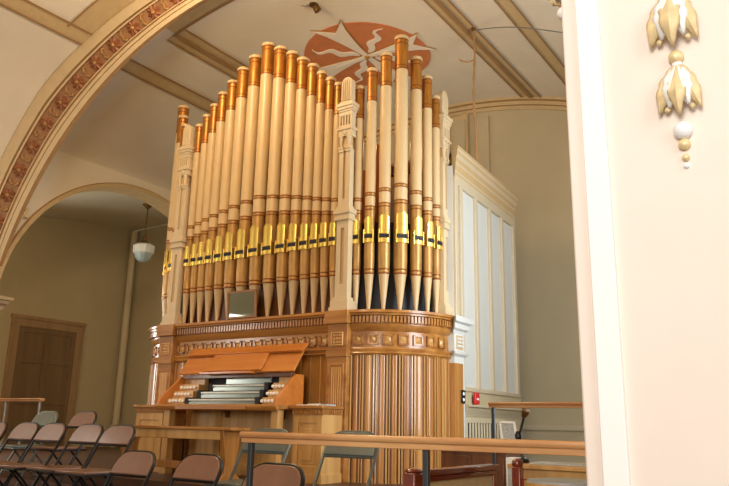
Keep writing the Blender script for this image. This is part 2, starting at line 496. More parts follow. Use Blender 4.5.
# relief rosettes and leaf scrolls along the terracotta ground (surface pattern of the arch)
b = MB()
L = 0; prev = arch_pt(0, 0.495); stations = []; nxt = 0.2
for k4 in range(1, NA * 8 + 1):
    p = arch_pt(k4 / 8, 0.495); L += (p - prev).length; prev = p
    if L >= nxt:
        stations.append(k4 / 8); nxt += 0.46
for i, k in enumerate(stations):
    c = arch_pt(k, 0.495); n = arch_nrm(k, 0.495)
    t = (arch_pt(min(k + .3, NA), .495) - arch_pt(max(k - .3, 0), .495)).normalized(); w = n.cross(t)
    # petals
    rr = 0.135
    vs = [c + n * 0.03]
    fs = []
    for q in range(16):
        a = 2 * PI * q / 16; r_ = rr * (1.0 if q % 2 == 0 else 0.72)
        vs.append(c + (t * cos(a) + w * sin(a)) * r_ * 0.6 + n * (0.05 if q % 2 == 0 else 0.03))
    for q in range(16):
        a = 2 * PI * q / 16; r_ = rr * (1.0 if q % 2 == 0 else 0.72)
        vs.append(c + (t * cos(a) + w * sin(a)) * r_ + n * 0.012)
    for q in range(16):
        q2 = (q + 1) % 16
        fs.append((0, 1 + q, 1 + q2)); fs.append((1 + q, 17 + q, 17 + q2, 1 + q2))
    b.add(vs, fs, 0)
    b.lathe([(0.028, 0.02), (0.03, 0.05), (0.015, 0.065)], 0, 0, 8, 1, axis=n, base=c)
    # leaf pairs between rosettes
    if i + 1 < len(stations):
        k2 = (k + stations[i + 1]) / 2
        c2 = arch_pt(k2, 0.495); n2 = arch_nrm(k2, 0.495)
        for sg in (-1, 1):
            b.tube([c2 - t * .02 + n2 * .012, c2 - t * .03 + w * sg * .04 + n2 * .02, c2 + t * .01 + w * sg * .085 + n2 * .018, c2 + t * .05 + w * sg * .07 + n2 * .012],
                   [.010, .017, .020, .006], 6, 1)
b.build('rosette_relief', [M['rosette'], M['rosette_gold']], arch)['kind'] = 'structure'
# impost moulding at the arch's left springing
b = MB()
pr = [(0.0, -0.20), (0.05, -0.18), (0.06, -0.10), (0.14, -0.07), (0.16, -0.01), (0.22, 0.0), (0.24, 0.06), (0.0, 0.06)]
b.sweep([((-11.33, 5.6, 0), (1, -1)), ((-11.33, 6.36, 0), (1, 0.3))], [(a, z * .8 + 2.46) for a, z in pr], closed=True, mi=0)
struct(b.build('trim_impost', M['arch_cream']))

# flat painted bands across the vault
def vband(b, x0, x1, y0, y1, zf, off, mi, n=8):
    rows = []
    for k in range(n + 1):
        x = x0 + (x1 - x0) * k / n
        z = zf(x - VX) - off
        rows.append([(x, y0, z), (x, y1, z)])
    b.grid(rows, mi)
def band_y(b, xc, w, y0, y1, zf):
    vband(b, xc - w / 2, xc + w / 2, y0, y1, zf, 0.012, 0)
    for sg in (-1, 1):
        vband(b, xc + sg * w / 2 - 0.018, xc + sg * w / 2 + 0.018, y0, y1, zf, 0.026, 1, 2)
b = MB()
BX = 2.49 * S                 # outer bands, off the axis
band_y(b, VX - BX, 0.24, YA, YW, z_chancel)
band_y(b, VX + BX, 0.24, YA, YW, z_chancel)
for xc in (VX - 1.66 * S, VX + 1.66 * S):
    band_y(b, xc, 0.36, 6.90, YW, z_chancel)
    vband(b, xc - 0.04, xc + 0.04, 6.90, YW, z_chancel, 0.04, 1, 2)
IX = 1.66 * S
vband(b, VX - IX, VX + IX, 6.66, 6.90, z_chancel, 0.014, 0, 30)
vband(b, VX - IX - .1, VX + IX + .1, 6.64, 6.67, z_chancel, 0.03, 1, 30)
vband(b, VX - IX, VX + IX, 6.88, 6.92, z_chancel, 0.03, 1, 30)
for sg in (-1, 1):
    vband(b, VX + sg * IX, VX + sg * BX, 6.62, 6.68, z_chancel, 0.014, 0, 8)
struct(b.build('trim_vault_band', [M['band'], M['band_line']]))
b = MB()
for xc in (VX - BX * .985, VX + BX * .985): band_y(b, xc, 0.25, -8, 5.98, z_nave)
struct(b.build('trim_nave_band', [M['band'], M['band_line']]))
b = MB()
vband(b, VX - BX + .1, VX + BX - .1, 5.60, 5.98, z_nave, 0.010, 0, 30)
vband(b, VX - BX + .1, VX + BX - .1, 5.58, 5.61, z_nave, 0.026, 1, 30)
struct(b.build('trim_nave_border', [M['band'], M['band_line']]))

# ------------------------------------------------------------------ door in the alcove's back wall
b = MB()
dx0 = XB
Y0, Y1, ZT = 8.69, 10.49, 2.77
for y0, y1 in ((Y0, Y0 + 0.19), (Y1 - 0.19, Y1)):
    b.box(dx0, dx0 + 0.05, y0, y1, 0, ZT)
b.box(dx0, dx0 + 0.05, Y0, Y1, ZT - 0.19, ZT)
b.box(dx0, dx0 + 0.08, Y0 - 0.03, Y1 + 0.03, ZT - 0.03, ZT + 0.05)
for y0, y1 in ((Y0 + .02, Y0 + 0.06), (Y1 - 0.06, Y1 - .02)): b.box(dx0, dx0 + 0.075, y0, y1, 0, ZT - .02)
door = struct(b.build('door_1', M['door_frame'], bevel=0.006))
b = MB()
ya, yb, zt = Y0 + 0.19, Y1 - 0.19, ZT - 0.19
X0 = XB + 0.012
b.box(XB + 0.001, X0, ya, yb, 0, zt)
ym = (ya + yb) / 2
for y0, y1 in ((ya, ya + .1), (ym - .06, ym + .06), (yb - .1, yb)): b.box(X0, X0 + .02, y0, y1, 0, zt)
for z0, z1 in ((0, .22), (.92, 1.06), (1.80, 1.90), (zt - .12, zt)): b.box(X0, X0 + .02, ya, yb, z0, z1)
d = b.build('door_panel', M['door'], door, bevel=0.005); d['kind'] = 'structure'

# drain pipe in the alcove corner
pipe_y = 9.70
o = MB().lathe([(0.085, 0), (0.085, 5.3)], XB + 0.16, YE - 0.16, 16).lathe([(0.10, 0), (0.10, 0.1)], XB + 0.16, YE - 0.16, 16).build('drain_pipe', M['drain'])
tag(o, 'pale painted drain pipe rising up the alcove corner behind the pendant lamp', 'pipe')

# ------------------------------------------------------------------ near pier on the right
PY = 2.34
PXL = -0.722
b = MB()
b.box(PXL, 1.6, PY, PY + 0.45, -1.0, 4.2)
pier = struct(b.build('wall_pier', M['pier'], bevel=0.008))
b = MB()
b.box(-0.665, -0.588, PY - 0.02, PY, -1.0, 4.2)
b.build('pier_strip', M['pier_strip'], pier, bevel=0.004)['kind'] = 'structure'

def leaf(b, o, u, v, w, L_, Wd, curl, mi, mi2=None, n=10):
    """an acanthus leaf hanging down -v from o, bulging along w"""
    rows = []
    for i in range(n + 1):
        t = i / n
        wd = Wd * (0.30 + 0.95 * sin(PI * min(1, t * 0.92 + .08)) ** 0.8) * (1 - 0.55 * max(0, t - .75) / .25)
        wd *= 1 + 0.10 * sin(t * PI * 7)
        zc = -L_ * t
        row = []
        for j in range(-3, 4):
            q = j / 3
            row.append(o + u * (q * wd) + v * (zc + abs(q) * 0.0) + w * (curl * sin(PI * t * .8) + 0.012 * (1 - q * q) + (0.006 if j == 0 else 0)))
        rows.append(row)
    b.grid(rows, mi)
def drop_ornament(root, o, u, w):
    """two leaf clusters on a string of beads, hanging down the face"""
    o = Vector(o); u = Vector(u); w = Vector(w); v = Vector((0, 0, 1))
    for nm, z0, sc in (('leaf_cluster', 0.0, 1.08), ('leaf_cluster', -0.268, 0.92)):
        b = MB()
        for ang, mi, ln, wd, cl in ((-19, 0, .185, .024, .03), (19, 0, .185, .024, .03), (-10, 1, .165, .024, .045), (10, 1, .165, .024, .045), (0, 0, .195, .025, .06)):
            a = math.radians(ang)
            uu = u * cos(a) + v * sin(a); vv = v * cos(a) - u * sin(a)
            leaf(b, o + v * (z0 * 1.0) + w * 0.01 + u * sin(a) * .02, uu, vv, w, ln * sc, wd * sc, cl * sc, mi)
        for q in (-1, 1):
            b.lathe([(0.001, -0.010), (.008, -.006), (.010, 0), (.008, .006), (.001, .010)], 0, 0, 10, 0, axis=w, base=o + u * q * .04 * sc + v * (z0 - .165 * sc) + w * .03)
        b.build(nm, [M['plaster_gold'], M['plaster_white']], root, solid=0.006)
    for z, r, m in ((-.235, .024, 'plaster_gold'), (-.258, .016, 'plaster_white'), (-.492, .029, 'plaster_white'), (-.537, .019, 'plaster_gold'), (-.580, .012, 'plaster_gold'), (-.607, .009, 'plaster_white')):
        bb = MB()
        pr = [(max(.0005, r * sin(PI * k / 10)), -r * cos(PI * k / 10)) for k in range(11)]
        bb.lathe(pr, 0, 0, 14, 0, axis=v, base=o + v * z + w * (r * .6))
        bb.build('bead', M[m], root)
oz = 2.055
t = thing('leaf_drop_ornament', (-0.362, PY, oz), 'white and gold plaster leaf drop on the front of the near white pier', 'ornament')
drop_ornament(t, (-0.350, PY, oz), Vector((1, 0, -0.02)).normalized(), (0, -1, 0))
t = thing('leaf_drop_ornament', (PXL, PY + 0.1, 2.66), 'white and gold plaster leaf drop on the pier edge at top, seen in profile', 'ornament')
drop_ornament(t, (PXL, PY + 0.1, 2.66), (0, 1, 0), (-1, 0, 0))

# ------------------------------------------------------------------ the pipe organ case
PL, PR = -7.97, -5.0          # posts either side of the flat of pipes
BC, BR = 7.95, 0.95           # centre line and radius of the round corner bays
def front_path(off=0.0, a0=90, a1=90, n=18):
    """points and outward normals along left bay, flat, right bay"""
    out = []
    for k in range(n + 1):
        t = math.radians(a0 * (1 - k / n)); out.append(((PL - BR * sin(t), BC - BR * cos(t), 0), (-sin(t), -cos(t))))
    for k in range(n + 1):
        t = math.radians(a1 * k / n); out.append(((PR + BR * sin(t), BC - BR * cos(t), 0), (sin(t), -cos(t))))
    return out
organ = thing('pipe_organ', (-6.485, 8.0, 0), 'tall cream and gold pipe organ in an oak case with rounded corner bays', 'pipe organ')

# impost: cornice, dentils, frieze and mouldings
P = front_path()
b = MB()
b.sweep(P, [(-0.10, 1.945), (0.10, 1.945), (0.105, 1.915), (0.085, 1.905), (0.08, 1.885), (0.03, 1.88), (0.03, 1.795), (0.05, 1.785),
            (0.045, 1.765), (0.02, 1.72), (0.0, 1.70), (-0.10, 1.70)], closed=True)
b.build('impost_cornice', M['oak_h'], organ)
b = MB()
# dentils along the impost
Lp = []
for i in range(len(P) - 1):
    (p0, n0), (p1, n1) = P[i], P[i + 1]
    seg = math.hypot(p1[0] - p0[0], p1[1] - p0[1]); k = max(1, round(seg / 0.047))
    for j in range(k):
        q = (j + .5) / k
        nn = Vector((n0[0] + (n1[0] - n0[0]) * q, n0[1] + (n1[1] - n0[1]) * q, 0)).normalized()
        pp = Vector(p0).lerp(Vector(p1), q)
        b.obox(pp + nn * 0.045 + Vector((0, 0, 1.838)), nn, Vector((-nn.y, nn.x, 0)), (0, 0, 1), 0.028, 0.0135, 0.038)
b.build('dentil_course', M['oak_h'], organ, smooth=False)
b = MB()
b.sweep(P, [(0.0, 1.72), (0.0, 1.50)])
b.sweep(P, [(-0.05, 1.51), (0.035, 1.51), (0.045, 1.495), (0.03, 1.46), (0.04, 1.445), (0.015, 1.42), (-0.05, 1.42)], closed=True)
b.build('frieze', M['oak_h'], organ)
# square coffers of the frieze
def coffer(b, c, nn, s=0.05):
    nn = Vector(nn).normalized(); u = Vector((-nn.y, nn.x, 0)); z = Vector((0, 0, 1)); c = Vector(c)
    for sg in (-1, 1):
        b.obox(c + u * sg * s + nn * .008, nn, u, z, .012, .010, s + .01)
        b.obox(c + z * sg * s + nn * .008, nn, u, z, .012, s + .01, .010)
    # shallow pyramid
    a = [c + u * i * s * .78 + z * j * s * .78 + nn * .002 for i, j in ((-1, -1), (1, -1), (1, 1), (-1, 1))] + [c + nn * .024]
    b.add(a, [(0, 1, 4), (1, 2, 4), (2, 3, 4), (3, 0, 4)], 1)
n_c = 15
for i in range(n_c):
    b = MB(); coffer(b, (PL + 0.25 + (PR - PL - 0.5) * i / (n_c - 1), 7.0, 1.605), (0, -1, 0), 0.052)
    b.build('frieze_coffer', [M['oak_h'], M['oak_pale']], organ, smooth=False)
for side, cx in ((-1, PL), (1, PR)):
    for k in range(7):
        a = math.radians(14 + 10.8 * k)
        nn = (side * sin(a), -cos(a), 0)
        b = MB(); coffer(b, (cx + BR * nn[0], BC + BR * nn[1], 1.605), nn, 0.052)
        b.build('frieze_coffer', [M['oak_h'], M['oak_pale']], organ, smooth=False)

# lower panelling: flat boards behind the console and reeded boards on the bays
def boards(b, pts_fn, widths):
    """pts_fn(t 0..1) -> (point, normal); alternating proud boards and beads"""
    tot = sum(w for w, _, _ in widths); acc = 0
    for w, o, mi in widths:
        q0, q1 = acc / tot, (acc + w) / tot; acc += w
        sub = 5
        pa, na = pts_fn(q0); pb, nb = pts_fn(q1); nm = ((na[0] + nb[0]) / 2, (na[1] + nb[1]) / 2)
        rows = []
        for k in range(sub + 1):
            q = q0 + (q1 - q0) * k / sub
            f_ = k / sub; p = (pa[0] + (pb[0] - pa[0]) * f_, pa[1] + (pb[1] - pa[1]) * f_); nn = nm
            e = o * (0.25 if k in (0, sub) else 1.0)
            rows.append([(p[0] + nn[0] * e, p[1] + nn[1] * e, 0.0), (p[0] + nn[0] * e, p[1] + nn[1] * e, 1.43)])
        b.grid(rows, mi)
def bay_fn(side, cx):
    def f(q):
        a = math.radians(90 * q)
        nn = (side * sin(a), -cos(a)); return (cx + BR * nn[0], BC + BR * nn[1]), nn
    return f
prand = random.Random(11)
for side, cx in ((1, PR), (-1, PL)):
    pattern = []
    for k in range(10):
        w = prand.uniform(.05, .085)
        pattern += [(0.016, 0.024, 1), (0.018, 0.004, 2), (w, 0.012, prand.choice((0, 0, 2, 3))), (0.016, 0.004, 2), (0.022, 0.018, prand.choice((1, 0, 3))), (0.014, 0.002, 2)]
    pattern += [(0.020, 0.020, 1)]
    b = MB(); boards(b, bay_fn(side, cx), pattern)
    b.build('bay_panelling', [M['oak'], M['oak_pale'], M['oak_dark'], M['oak_h2']], organ)
b = MB()
fp = []
for k in range(20): fp += [(0.018, 0.014, 1), (0.13, 0.004, 0)]
boards(b, lambda q: ((PL + (PR - PL) * q, 7.0), (0, -1)), fp)
b.build('front_panelling', [M['oak'], M['oak_pale']], organ)

# oak posts under the impost
def oak_post(cx):
    b = MB()
    b.box(cx - 0.14, cx + 0.14, 6.92, 7.06, 0, 1.45)
    b.box(cx - 0.15, cx + 0.15, 6.905, 7.06, 0, 0.25)
    b.box(cx - 0.15, cx + 0.15, 6.90, 7.06, 1.40, 1.50)
    b.box(cx - 0.14, cx + 0.14, 6.92, 7.06, 1.50, 1.79)
    b.box(cx - 0.165, cx + 0.165, 6.875, 7.06, 1.79, 1.945)
    for x0, x1, z0, z1 in ((-.105, -.085, .4, 1.32), (.085, .105, .4, 1.32), (-.105, .105, 1.30, 1.32), (-.105, .105, .4, .42)):
        b.box(cx + x0, cx + x1, 6.908, 6.93, z0, z1)
    for k in range(5):
        b.lathe([(0.013, 0.44), (0.013, 1.28)], cx - .064 + .032 * k, 6.922, 8, 1)
    # carved block in the frieze
    for x0, x1, z0, z1 in ((-.085, -.07, 1.53, 1.69), (.07, .085, 1.53, 1.69), (-.085, .085, 1.675, 1.69), (-.085, .085, 1.53, 1.545)):
        b.box(cx + x0, cx + x1, 6.905, 6.93, z0, z1, 1)
    for i in range(3):
        for j in range(3):
            b.lathe([(0.021, -.002), (.019, .010), (.004, .016)], 0, 0, 8, 1, axis=(0, -1, 0), base=(cx - .042 + .042 * i, 6.92, 1.568 + .042 * j))
    b.build('oak_post', [M['oak_h'], M['oak_pale']], organ, bevel=0.004)
oak_post(PL); oak_post(PR)

# cream posts between the groups of pipes
def cream_post(cx, cy, ax=0):
    KX, KY = (1.0, 0.5) if ax == 0 else (0.5, 1.0)
    Z0 = 1.945
    def frame(b, h, z0, z1, mi=0):
        hx = h if ax == 0 else h - .05; hy = h if ax else h - .05
        b.box(cx - hx, cx + hx, cy - hy, cy + hy, z0, z1, mi)
    b = MB()
    frame(b, .165, Z0, Z0 + .05); frame(b, .15, Z0 + .05, Z0 + .13); frame(b, .125, Z0 + .13, Z0 + .17)
    # lower shaft with a sunk slot on each face: four corner stiles plus core
    def shaft(h, z0, z1, sw, s0, s1):
        for sx in (-1, 1):
            d = h - .05
            if ax == 0: x0, x1 = sorted((cx + sx * h, cx + sx * sw)); b.box(x0, x1, cy - d, cy + d, z0, z1)
            else: y0, y1 = sorted((cy + sx * h, cy + sx * sw)); b.box(cx - d, cx + d, y0, y1, z0, z1)
        frame(b, h - .025, z0, z1, 1)
        frame(b, h - .001, z0, s0); frame(b, h - .001, s1, z1)
    shaft(.105, Z0 + .17, 3.08, .032, 2.28, 2.98)
    frame(b, .135, 3.08, 3.12); frame(b, .125, 3.12, 3.16); frame(b, .145, 3.16, 3.22); frame(b, .115, 3.22, 3.26)
    shaft(.10, 3.26, 4.02, .024, 3.36, 4.0)
    b.v = [(cx + (x - cx) * .86, cy + (y - cy) * .86, z) for x, y, z in b.v]
    b.build('cream_post', [M['case_cream'], M['case_shadow']], organ, bevel=0.004)
    # capital: two small scroll heads, arcade of slots, cornice
    b = MB()
    U = (lambda a, c, z: (cx + a, cy - c, z)) if ax == 0 else (lambda a, c, z: (cx + c, cy + a, z))
    def ubox(a0, a1, c0, c1, z0, z1, mi=0):
        p, q = U(a0, c0, 0), U(a1, c1, 0)
        b.box(min(p[0], q[0]), max(p[0], q[0]), min(p[1], q[1]), max(p[1], q[1]), z0, z1, mi)
    frame(b, .082, 4.02, 4.22, 1)
    for a in (-.062, .062):
        ubox(a - .040, a + .040, .0, .062, 3.98, 4.02); ubox(a - .046, a + .046, .0, .07, 4.02, 4.05)
        p = U(a, .04, 0)
        b.lathe([(.026, 4.05), (.022, 4.10), (.032, 4.15), (.036, 4.19)], p[0], p[1], 10)
    nd = (0, -1, 0) if ax == 0 else (1, 0, 0)
    b.lathe([(.035, -.01), (.035, .022), (.015, .03)], 0, 0, 12, 0, axis=nd, base=U(0, .05, 4.24))
    frame(b, .112, 4.19, 4.22); frame(b, .125, 4.28, 4.31); frame(b, .108, 4.22, 4.28)
    frame(b, .088, 4.31, 4.53, 1)
    for a in (-.094, -.047, 0, .047, .094): ubox(a - .012, a + .012, -.05, .058, 4.33, 4.50)
    frame(b, .110, 4.31, 4.345); frame(b, .110, 4.475, 4.53)
    frame(b, .118, 4.53, 4.56); frame(b, .130, 4.56, 4.60); frame(b, .142, 4.60, 4.645); frame(b, .108, 4.645, 4.68)
    b.v = [(cx + (x - cx) * .90, cy + (y - cy) * .90, z) for x, y, z in b.v]
    b.build('capital', [M['case_cream'], M['case_shadow']], organ, bevel=0.003)
    # fluted rounded finial
    b = MB()
    r = .092
    poly = [(-r, 0), (r, 0)] + [(r * cos(PI * k / 12), .25 + r * sin(PI * k / 12)) for k in range(13)]
    b.prism(poly, U(0, -.045, 4.68), Vector(U(1, 0, 0)) - Vector(U(0, 0, 0)), (0, 0, 1), Vector(nd), .085)
    for k in range(5):
        q = -.068 + .034 * k
        h = .25 + math.sqrt(max(0, r * r - q * q)) - .012
        b.tube([U(q, .040, 4.69), U(q, .040, 4.68 + h * .8), U(q, .036, 4.68 + h)], [.0155, .0155, .007], 8)
    b.v = [(cx + (x - cx) * .90, cy + (y - cy) * .90, z) for x, y, z in b.v]
    b.build('finial', M['case_cream'], organ)
cream_post(PL, 7.01)
cream_post(PR, 7.01)
cream_post(PR + BR - .09, BC + 0.05, 1)
cream_post(PL - BR + .03, BC + 0.05, 1)

# pipes
def make_pipe(cx, cy, R, zt, nrm, idx, parent):
    """cream pipe with gilt bands; nrm is the outward direction of its mouth"""
    z0 = 1.948
    zm = 2.87
    h = zt - zm
    zr1 = 3.60 + 0.25 * (h - 3.1)        # upper band
    zr2 = zr1 - 0.245 - 0.075 * (h - 3.1)
    topg = zt - (0.46 + 0.035 * (h - 2.1))
    nx, ny = nrm
    b = MB()
    # 0 cream, 1 old gold, 2 ring, 3 body gold
    prof = [(0.018, z0, 0), (0.020, z0 + .02, 0), (R * .86, 2.40, 0), (R * .9, 2.405, 2), (R * 1.0, 2.41, 2), (R * 1.0, 2.425, 3), (R * .94, 2.43, 3), (R * .94, 2.455, 2),
            (R * 1.0, 2.46, 2), (R * 1.0, 2.472, 3), (R * .95, 2.476, 3), (R * 1.0, 2.60, 3), (R, zr2, 2), (R * 1.05, zr2 + .002, 2), (R * 1.05, zr2 + .016, 3), (R * 1.01, zr2 + .018, 3),
            (R * 1.01, zr2 + .042, 2), (R * 1.05, zr2 + .044, 2), (R * 1.05, zr2 + .058, 0), (R, zr2 + .060, 0), (R, zr1, 2), (R * 1.05, zr1 + .002, 2), (R * 1.05, zr1 + .014, 3),
            (R * 1.01, zr1 + .016, 3), (R * 1.01, zr1 + .036, 2), (R * 1.05, zr1 + .038, 2), (R * 1.05, zr1 + .05, 0), (R, zr1 + .052, 0),
            (R, topg, 2), (R * 1.05, topg + .002, 2), (R * 1.05, topg + .016, 1), (R * 1.01, topg + .018, 1), (R * 1.01, topg + .045, 2), (R * 1.04, topg + .047, 2), (R * 1.04, topg + .06, 1),
            (R * 1.01, topg + .062, 1), (R * 1.01, zt - .12, 2), (R * 1.05, zt - .118, 2), (R * 1.05, zt - .104, 1), (R * 1.01, zt - .102, 1), (R * 1.01, zt - .062, 2), (R * 1.04, zt - .06, 2),
            (R * 1.04, zt - .045, 0), (R * 1.13, zt - .042, 0), (R * 1.13, zt - .008, 0), (R * 1.06, zt, 0), (R * .3, zt + .004, 0)]
    b.lathe(prof, cx, cy, 20)
    p = b.build('pipe', [M['pipe_cream'], M['pipe_gold'], M['ring'], M['pipe_gold2']], parent)
    # mouth: raised bright shield, dark slot, lower lip with ears
    u = Vector((-ny, nx, 0)); n = Vector((nx, ny, 0)); c = Vector((cx, cy, 0))
    hw = R * 0.80
    m = MB()
    def curved(z0_, z1_, hw_, off, mi, arch=0):
        rows = []
        for j in range(9):
            q = -1 + 2 * j / 8
            a = u * hw_ * q
            bulge = math.sqrt(max(0, R * R - (hw_ * q) ** 2)) * 0.55 + R * 0.45
            zz1 = z1_ + arch * (1 - q * q)
            rows.append([c + a + n * (bulge - .012) + Vector((0, 0, z0_)), c + a + n * (bulge + off) + Vector((0, 0, z0_)),
                         c + a + n * (bulge + off) + Vector((0, 0, zz1)), c + a + n * (bulge - .012) + Vector((0, 0, zz1))])
        m.grid(rows, mi)
    curved(zm + .035, zm + .035 + R * 2.9, hw, .012, 0, R * .35)
    curved(zm - .075, zm - .025, hw, .016, 0)
    for sg in (-1, 1):
        m.obox(c + u * sg * (hw + .006) + n * (R * .72) + Vector((0, 0, zm + .005)), n, u, (0, 0, 1), R * .32, .006, .085, 0)
    m.build('pipe_mouth', M['pipe_bright'], p)
    m = MB()
    m.obox(c + n * (R * .93) + Vector((0, 0, zm + .005)), n, u, (0, 0, 1), .012, hw, .022)
    m.build('mouth_slot', M['slot'], p, smooth=False)
    return p
FX = [-7.80, -7.65, -7.505, -7.345, -7.155, -6.955, -6.725, -6.485, -6.245, -6.02, -5.825, -5.645, -5.485, -5.335, -5.195]
FZ = [5.01, 5.13, 5.27, 5.42, 5.56, 5.71, 5.84, 5.97, 5.84, 5.70, 5.555, 5.41, 5.26, 5.13, 5.02]
FR = [.062, .066, .070, .076, .083, .090, .096, .099, .096, .090, .083, .076, .070, .066, .060]
for i in range(15):
    make_pipe(FX[i], 7.07, FR[i] * 0.96, FZ[i], (0, -1), i, organ)
BA = [7.0, 18.8, 31.4, 45.5, 60.0, 72.5, 84.0]
BZ = [4.92, 5.145, 5.355, 5.61, 5.35, 5.13, 4.90]
BRd = [.060, .066, .074, .086, .074, .066, .060]
for i in range(7):
    a = math.radians(BA[i])
    make_pipe(PR + .82 * sin(a), BC - .82 * cos(a), BRd[i], BZ[i], (sin(a), -cos(a)), i, organ)
for i in range(6):
    a = math.radians(BA[i])
    make_pipe(PL - .82 * sin(a), BC - .82 * cos(a), BRd[i], BZ[i], (-sin(a), -cos(a)), i, organ)
# backing behind the pipes
MB().box(PL + .1, PR - .1, 7.20, 7.24, 1.93, 4.4).build('backing_panel', M['brown_back'], organ)
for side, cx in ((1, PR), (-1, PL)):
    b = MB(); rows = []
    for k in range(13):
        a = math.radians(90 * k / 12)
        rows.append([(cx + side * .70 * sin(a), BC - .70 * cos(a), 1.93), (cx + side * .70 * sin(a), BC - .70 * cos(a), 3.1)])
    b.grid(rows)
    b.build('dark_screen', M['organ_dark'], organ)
# impost deck the pipes stand on
b = MB()
for side, cx in ((1, PR), (-1, PL)):
    pts = [(0, 0)] + [(side * 1.0 * sin(math.radians(90 * k / 12)), -1.0 * cos(math.radians(90 * k / 12))) for k in range(13)]
    b.prism(pts, (cx, BC, 1.90), (1, 0, 0), (0, 1, 0), (0, 0, 1), .046)
b.box(PL, PR, 6.95, BC, 1.90, 1.946)
b.build('impost_deck', M['oak_h'], organ)
# inner ranks glimpsed between the bay pipes
k = 0
for x in (-5.3, -5.12, -4.95, -4.78, -4.62, -4.46, -4.34):
    r = .04 - .003 * (k % 3)
    MB().lathe([(.012, 1.95), (r, 2.6), (r, 4.05 + .12 * ((k * 3) % 4)), (r * .8, 4.06 + .12 * ((k * 3) % 4))], x, 7.86 + .05 * (k % 2), 12).build('inner_pipe', M['copper'], organ)
    k += 1
MB().box(-5.6, -4.2, 8.45, 8.5, 1.9, 4.3).build('chamber_panel', M['brown_back'], organ)

def splay(b, i0=0):
    b.v = [(x - max(0, y - 8.0) * 0.085, y + max(0, y - 8.0) * 0.25, z) if x > -6 else (x, y + max(0, y - 8.0) * 0.25, z) for x, y, z in b.v]
    return b
# swell box behind: white panelled side with a moulded cornice
SX = -4.0
b = MB()
b.box(-8.96, SX - 0.02, 8.02, 10.05, 0.0, 3.95)
splay(b); box = b.build('swell_box', [M['box_white']], organ, smooth=False)
b = MB()
for y in (8.06, 8.20, 8.63, 9.065, 9.49, 9.92):
    b.box(SX - .03, SX + .02, y - .035, y + .035, 1.08, 3.80)
b.box(SX - .03, SX + .018, 8.03, 9.96, 3.70, 3.84)
b.box(SX - .03, SX + .018, 8.03, 9.96, 1.06, 1.12)
splay(b); b.build('box_stile', M['box_stile'], box, bevel=0.012)
b = MB()
def side_mould(prof, x, y0, y1, mis):
    b.sweep([((x, y0, 0), (1, -0.6)), ((x, y1, 0), (1, 0.6))], prof, closed=True, mis=mis)
side_mould([(-.05, 3.80), (.015, 3.80), (.018, 3.86), (.03, 3.88), (.033, 3.97), (.045, 3.99), (.05, 4.05), (.07, 4.09), (.075, 4.14), (.09, 4.16), (.09, 4.20), (-.05, 4.20)], SX, 8.03, 9.93, [1, 1, 0, 1, 0, 1, 0, 1, 0, 1, 0, 0])
splay(b); b.build('box_cornice', [M['box_stile'], M['case_shadow']], box)
b = MB()
b.box(-8.96, SX, 8.1, 10.0, 4.16, 4.2)
splay(b); b.build('box_lid', M['box_white'], box, smooth=False)
# painted plinth post at the end of the round bay, under its cream post
b = MB()
b.box(SX - .08, SX + .03, 7.93, 8.20, 0, 1.94)
b.sweep([((SX, 7.93, 0), (1, -1)), ((SX, 8.2, 0), (1, 1))], [(-.05, 1.74), (.03, 1.74), (.04, 1.78), (.07, 1.80), (.075, 1.86), (.11, 1.88), (.115, 1.945), (-.05, 1.945)], closed=True)
b.sweep([((SX, 7.93, 0), (1, -1)), ((SX, 8.2, 0), (1, 1))], [(-.05, 1.46), (.03, 1.46), (.06, 1.49), (.065, 1.515), (.03, 1.53), (-.05, 1.53)], closed=True)
b.box(SX + .03, SX + .036, 7.98, 8.15, 1.55, 1.72, 1)
b.box(SX - .085, SX + .034, 7.926, 8.15, .2, 1.38, 2)
for i in range(3):
    for j in range(3): b.lathe([(.020, 0), (.016, .012), (.003, .016)], 0, 0, 8, 0, axis=(1, 0, 0), base=(SX + .035, 8.02 + .045 * i, 1.59 + .045 * j))
b.build('plinth_post', [M['box_white'], M['case_shadow'], M['oak']], organ, bevel=0.003)
# wainscot with a moulded cap along the foot of the box
b = MB()
b.box(SX - .02, SX, 8.20, 10.02, .90, 1.08, 1)
b.sweep([((SX, 8.2, 0), (1, 0)), ((SX, 10.05, 0), (1, 0))], [(-.05, .76), (.01, .76), (.02, .80), (.045, .83), (.05, .86), (.08, .875), (.08, .90), (-.05, .90)], closed=True)
b.box(SX - .02, SX + .005, 8.2, 10.02, 0, .77, 1)
b.box(SX - .02, SX + .03, 8.2, 10.02, 0, .16)
splay(b); b.build('wainscot', [M['wain'], M['wall']], box)

# heater grille in the wainscot
t = thing('heater_grille', (SX + .01, 8.65, 0), 'cream slotted heater grille low on the side of the organ box', 'grille')
b = MB()
y0, y1 = 8.22, 9.42
for z0, z1 in ((.68, .735), (.26, .32)): b.box(SX + .006, SX + .03, y0, y1, z0, z1)
for y in (y0, y1 - .05): b.box(SX + .006, SX + .03, y, y + .05, .26, .735)
b.build('frame', M['grille'], t, bevel=.004)
b = MB()
n = 13
for k in range(1, n):
    yy = y0 + .05 + (y1 - y0 - .1) * k / n
    b.box(SX + .010, SX + .026, yy - .017, yy + .017, .30, .69)
b.build('slats', M['grille'], t, bevel=.004)
MB().box(SX + .0055, SX + .009, y0 + .02, y1 - .02, .28, .72).build('backing', M['organ_dark'], t)

